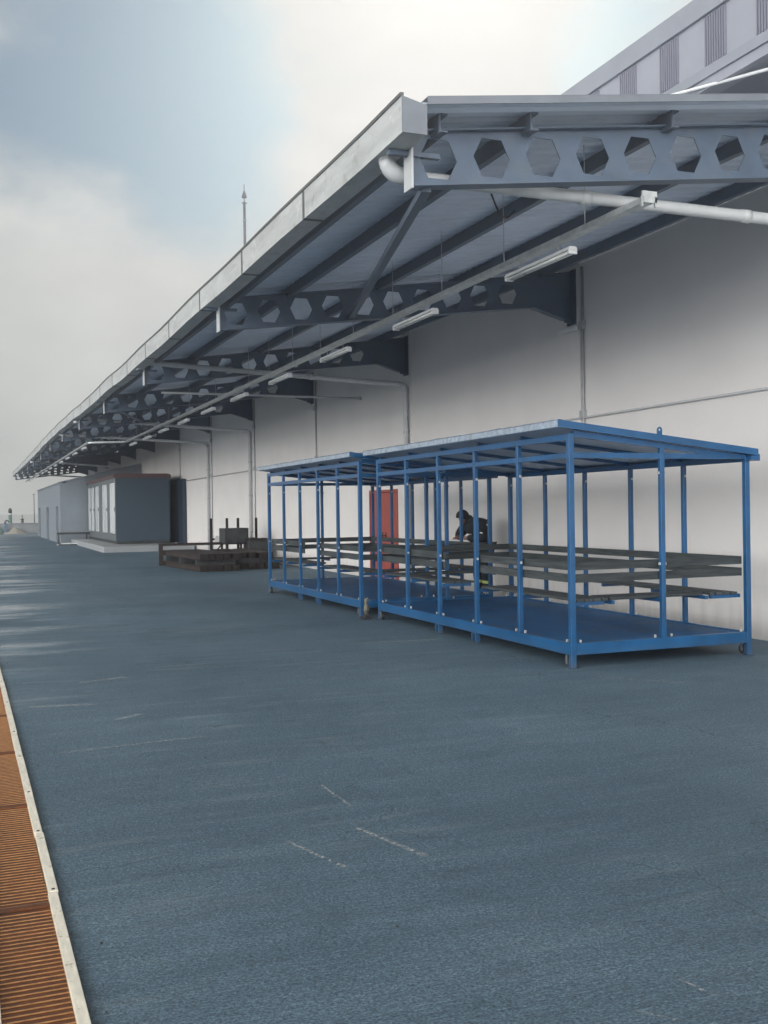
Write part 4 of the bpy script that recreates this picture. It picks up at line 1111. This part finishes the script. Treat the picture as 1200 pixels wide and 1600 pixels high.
def person():
    ox, oy = 8.13, 16.12
    o = empty('person', (ox, oy, 0)); o.scale = (1.03, 1.03, 1.03)
    # local: -x towards the shelter (the way the person faces), y lateral
    V = []; E = []; Rr = []
    def add(p, r, link=None):
        V.append(p); Rr.append(r)
        if link is not None: E.append((link, len(V)-1))
        return len(V)-1
    pel = add((0, 0, .94), .13)
    w = add((-.03, 0, 1.06), .13, pel); ch = add((-.11, .02, 1.21), .145, w); up = add((-.19, .05, 1.30), .12, ch)
    nk = add((-.26, .09, 1.345), .066, up); hd = add((-.31, .11, 1.365), .108, nk); fc = add((-.375, .13, 1.345), .095, hd)
    hands = []
    for s in (-1, 1):
        hip = add((.0, .10*s, .90), .098, pel)
        kn = add((-.045, .15*s, .50), .065, hip); an = add((.01, .165*s, .10), .045, kn); toe = add((-.15, .18*s, .045), .038, an)
        sh_ = add((-.17, .05+.17*s, 1.29), .068, up)
        if s > 0: el = add((-.27, .34, 1.10), .047, sh_); wr = add((-.40, .14, 1.055), .032, el)
        else: el = add((-.16, -.27, 1.05), .047, sh_); wr = add((-.36, -.02, 1.055), .032, el)
        pl = add((-.43, .10 if s > 0 else .02, 1.062), .026, wr)
        hands.append((s, pl))
    # fingers and thumb rooted in the palm
    for s, pl in hands:
        px_, py, pz = V[pl]
        for i, (dy, ln) in enumerate(((-.024, .055), (-.008, .066), (.008, .062), (.024, .050))):
            a = add((px_-.030, py+dy, pz+.002), .0095, pl); b = add((px_-.030-ln*.5, py+dy*1.15, pz-.006), .0088, a); add((px_-.030-ln*.8, py+dy*1.2, pz-.030), .0078, b)
        a = add((px_-.010, py-s*.034, pz-.004), .0105, pl); add((px_-.045, py-s*.042, pz-.016), .009, a)
    body = skin_mesh('body', V, E, Rr, M['skin'], o, 2, 0)
    # face details carried by the head
    def on(p):
        ok, loc, nor, _ = body.closest_point_on_mesh(Vector(p)); return Vector(loc)
    n0 = on((-.60, .150, 1.33))
    mb = MB(); mb.tube([n0+Vector((.012, 0, .022)), n0+Vector((-.010, 0, -.004)), n0+Vector((.004, 0, -.016))], [.008, .013, .010], 8); mb.build('nose', M['skin'], body, smooth=True)
    for s in (-1, 1):
        e = on((-.60, .150+.034*s, 1.362)); mb = MB(); mb.tube([e+Vector((.006, 0, 0)), e+Vector((-.003, 0, 0))], .009, 8); mb.build('eye', M['black'], body)
        e = on((-.32, .12+.3*s, 1.36)); mb = MB(); mb.tube([e-Vector((0, .01*s, 0)), e+Vector((0, .012*s, 0))], [.026, .02], 10); mb.build('ear', M['skin'], body)
    m0 = on((-.60, .150, 1.285)); mb = MB(); mb.tube([m0+Vector((0, -.022, 0)), m0+Vector((-.003, 0, 0)), m0+Vector((0, .022, 0))], [.003, .006, .003], 8); mb.build('mouth', M['skin'], body)
    # jacket
    V2 = [(0, 0, .88), (-.02, 0, 1.02), (-.09, .015, 1.19), (-.175, .045, 1.285), (-.235, .075, 1.335)]
    E2 = [(0, 1), (1, 2), (2, 3), (3, 4)]; R2 = [.165, .185, .225, .195, .10]
    for s in (-1, 1):
        n = len(V2); V2 += [(-.165, .05+.18*s, 1.285)]; R2 += [.112]; E2 += [(3, n)]
        if s > 0: V2 += [(-.275, .345, 1.105), (-.375, .175, 1.058)]
        else: V2 += [(-.155, -.275, 1.055), (-.325, -.05, 1.055)]
        R2 += [.085, .056]; E2 += [(n, n+1), (n+1, n+2)]
    j = skin_mesh('jacket', V2, E2, R2, M['jacket'], o, 2, 0)
    for (tgt, wd) in (((-.40, .36, 1.20), .050), ((-.22, -.50, 1.20), .045)):
        ok, loc, nor, _ = j.closest_point_on_mesh(Vector(tgt)); nor = Vector(nor).normalized()
        sd = nor.cross(Vector((0, 0, 1))).normalized()
        mb = MB(); mb.bar(loc-sd*wd*.5+nor*.001, loc+sd*wd*.5+nor*.001+Vector((0, 0, .012)), .020, .006, up=nor); mb.build('reflective_patch', M['reflect'], j)
    # beanie / hood
    mb = MB(); rings = []
    c = Vector((-.325, .115, 1.375)); ax = Vector((.15, -.05, .92)).normalized(); u = ax.orthogonal().normalized(); v = ax.cross(u)
    n = 18
    for (t, r) in ((-.005, .108), (.03, .116), (.07, .110), (.105, .088), (.135, .052), (.150, .012)):
        rings.append(len(mb.v))
        for k in range(n):
            a = 2*math.pi*k/n; mb.v.append(c+ax*t+(u*math.cos(a)+v*math.sin(a))*r)
    for i in range(5):
        for k in range(n): mb.f.append((rings[i]+k, rings[i]+(k+1) % n, rings[i+1]+(k+1) % n, rings[i+1]+k))
    mb.f.append(tuple(rings[5]+k for k in range(n))); mb.f.append(tuple(rings[0]+k for k in reversed(range(n))))
    mb.build('beanie', M['jacket'], o, smooth=True)
    V4 = [(-.20, .06, 1.325), (-.25, .085, 1.36), (-.28, .10, 1.40)]; skin_mesh('hood', V4, [(0, 1), (1, 2)], [.105, .10, .085], M['jacket'], o, 2, 0)
    # trousers
    V3 = [(0, 0, .95), ]; E3 = []; R3 = [.150]
    for s in (-1, 1):
        n = len(V3); V3 += [(0, .10*s, .88), (-.045, .15*s, .50), (.0, .163*s, .14)]; R3 += [.118, .085, .072]; E3 += [(0, n), (n, n+1), (n+1, n+2)]
    tr = skin_mesh('trousers', V3, E3, R3, M['trousers'], o, 2, 0)
    for s in (-1, 1):
        mb = MB(); mb.tube([(-.018, .159*s, .30), (-.013, .1605*s, .345)], .088, 18); mb.build('reflective_band', M['hivis'], tr)
        V5 = [(.03, .165*s, .055), (-.05, .17*s, .055), (-.17, .185*s, .042), (.01, .165*s, .15)]
        skin_mesh('boot', V5, [(0, 1), (1, 2), (0, 3)], [.056, .054, .044, .062], M['black'], o, 2, 0)
    o['label'] = 'person in dark workwear and beanie bending over the bench back behind the farther shelter'; o['category'] = 'person'
person()
bpy.context.view_layer.update()

def haze():
    mb = MB().box(-60, 45, -30, 130, -1.2, 26)
    m = bpy.data.materials.new('thin_mist'); m.use_nodes = True; nt = m.node_tree; nt.nodes.clear()
    out = nd(nt, 'ShaderNodeOutputMaterial'); v = nd(nt, 'ShaderNodeVolumePrincipled')
    v.inputs['Color'].default_value = (.88, .92, 1.0, 1); v.inputs['Density'].default_value = .0034; v.inputs['Anisotropy'].default_value = .72
    nt.links.new(v.outputs[0], out.inputs['Volume'])
    o = mb.build('haze', m); o['kind'] = 'stuff'; o['label'] = 'thin morning mist hanging over the yard'; o['category'] = 'haze'
haze()
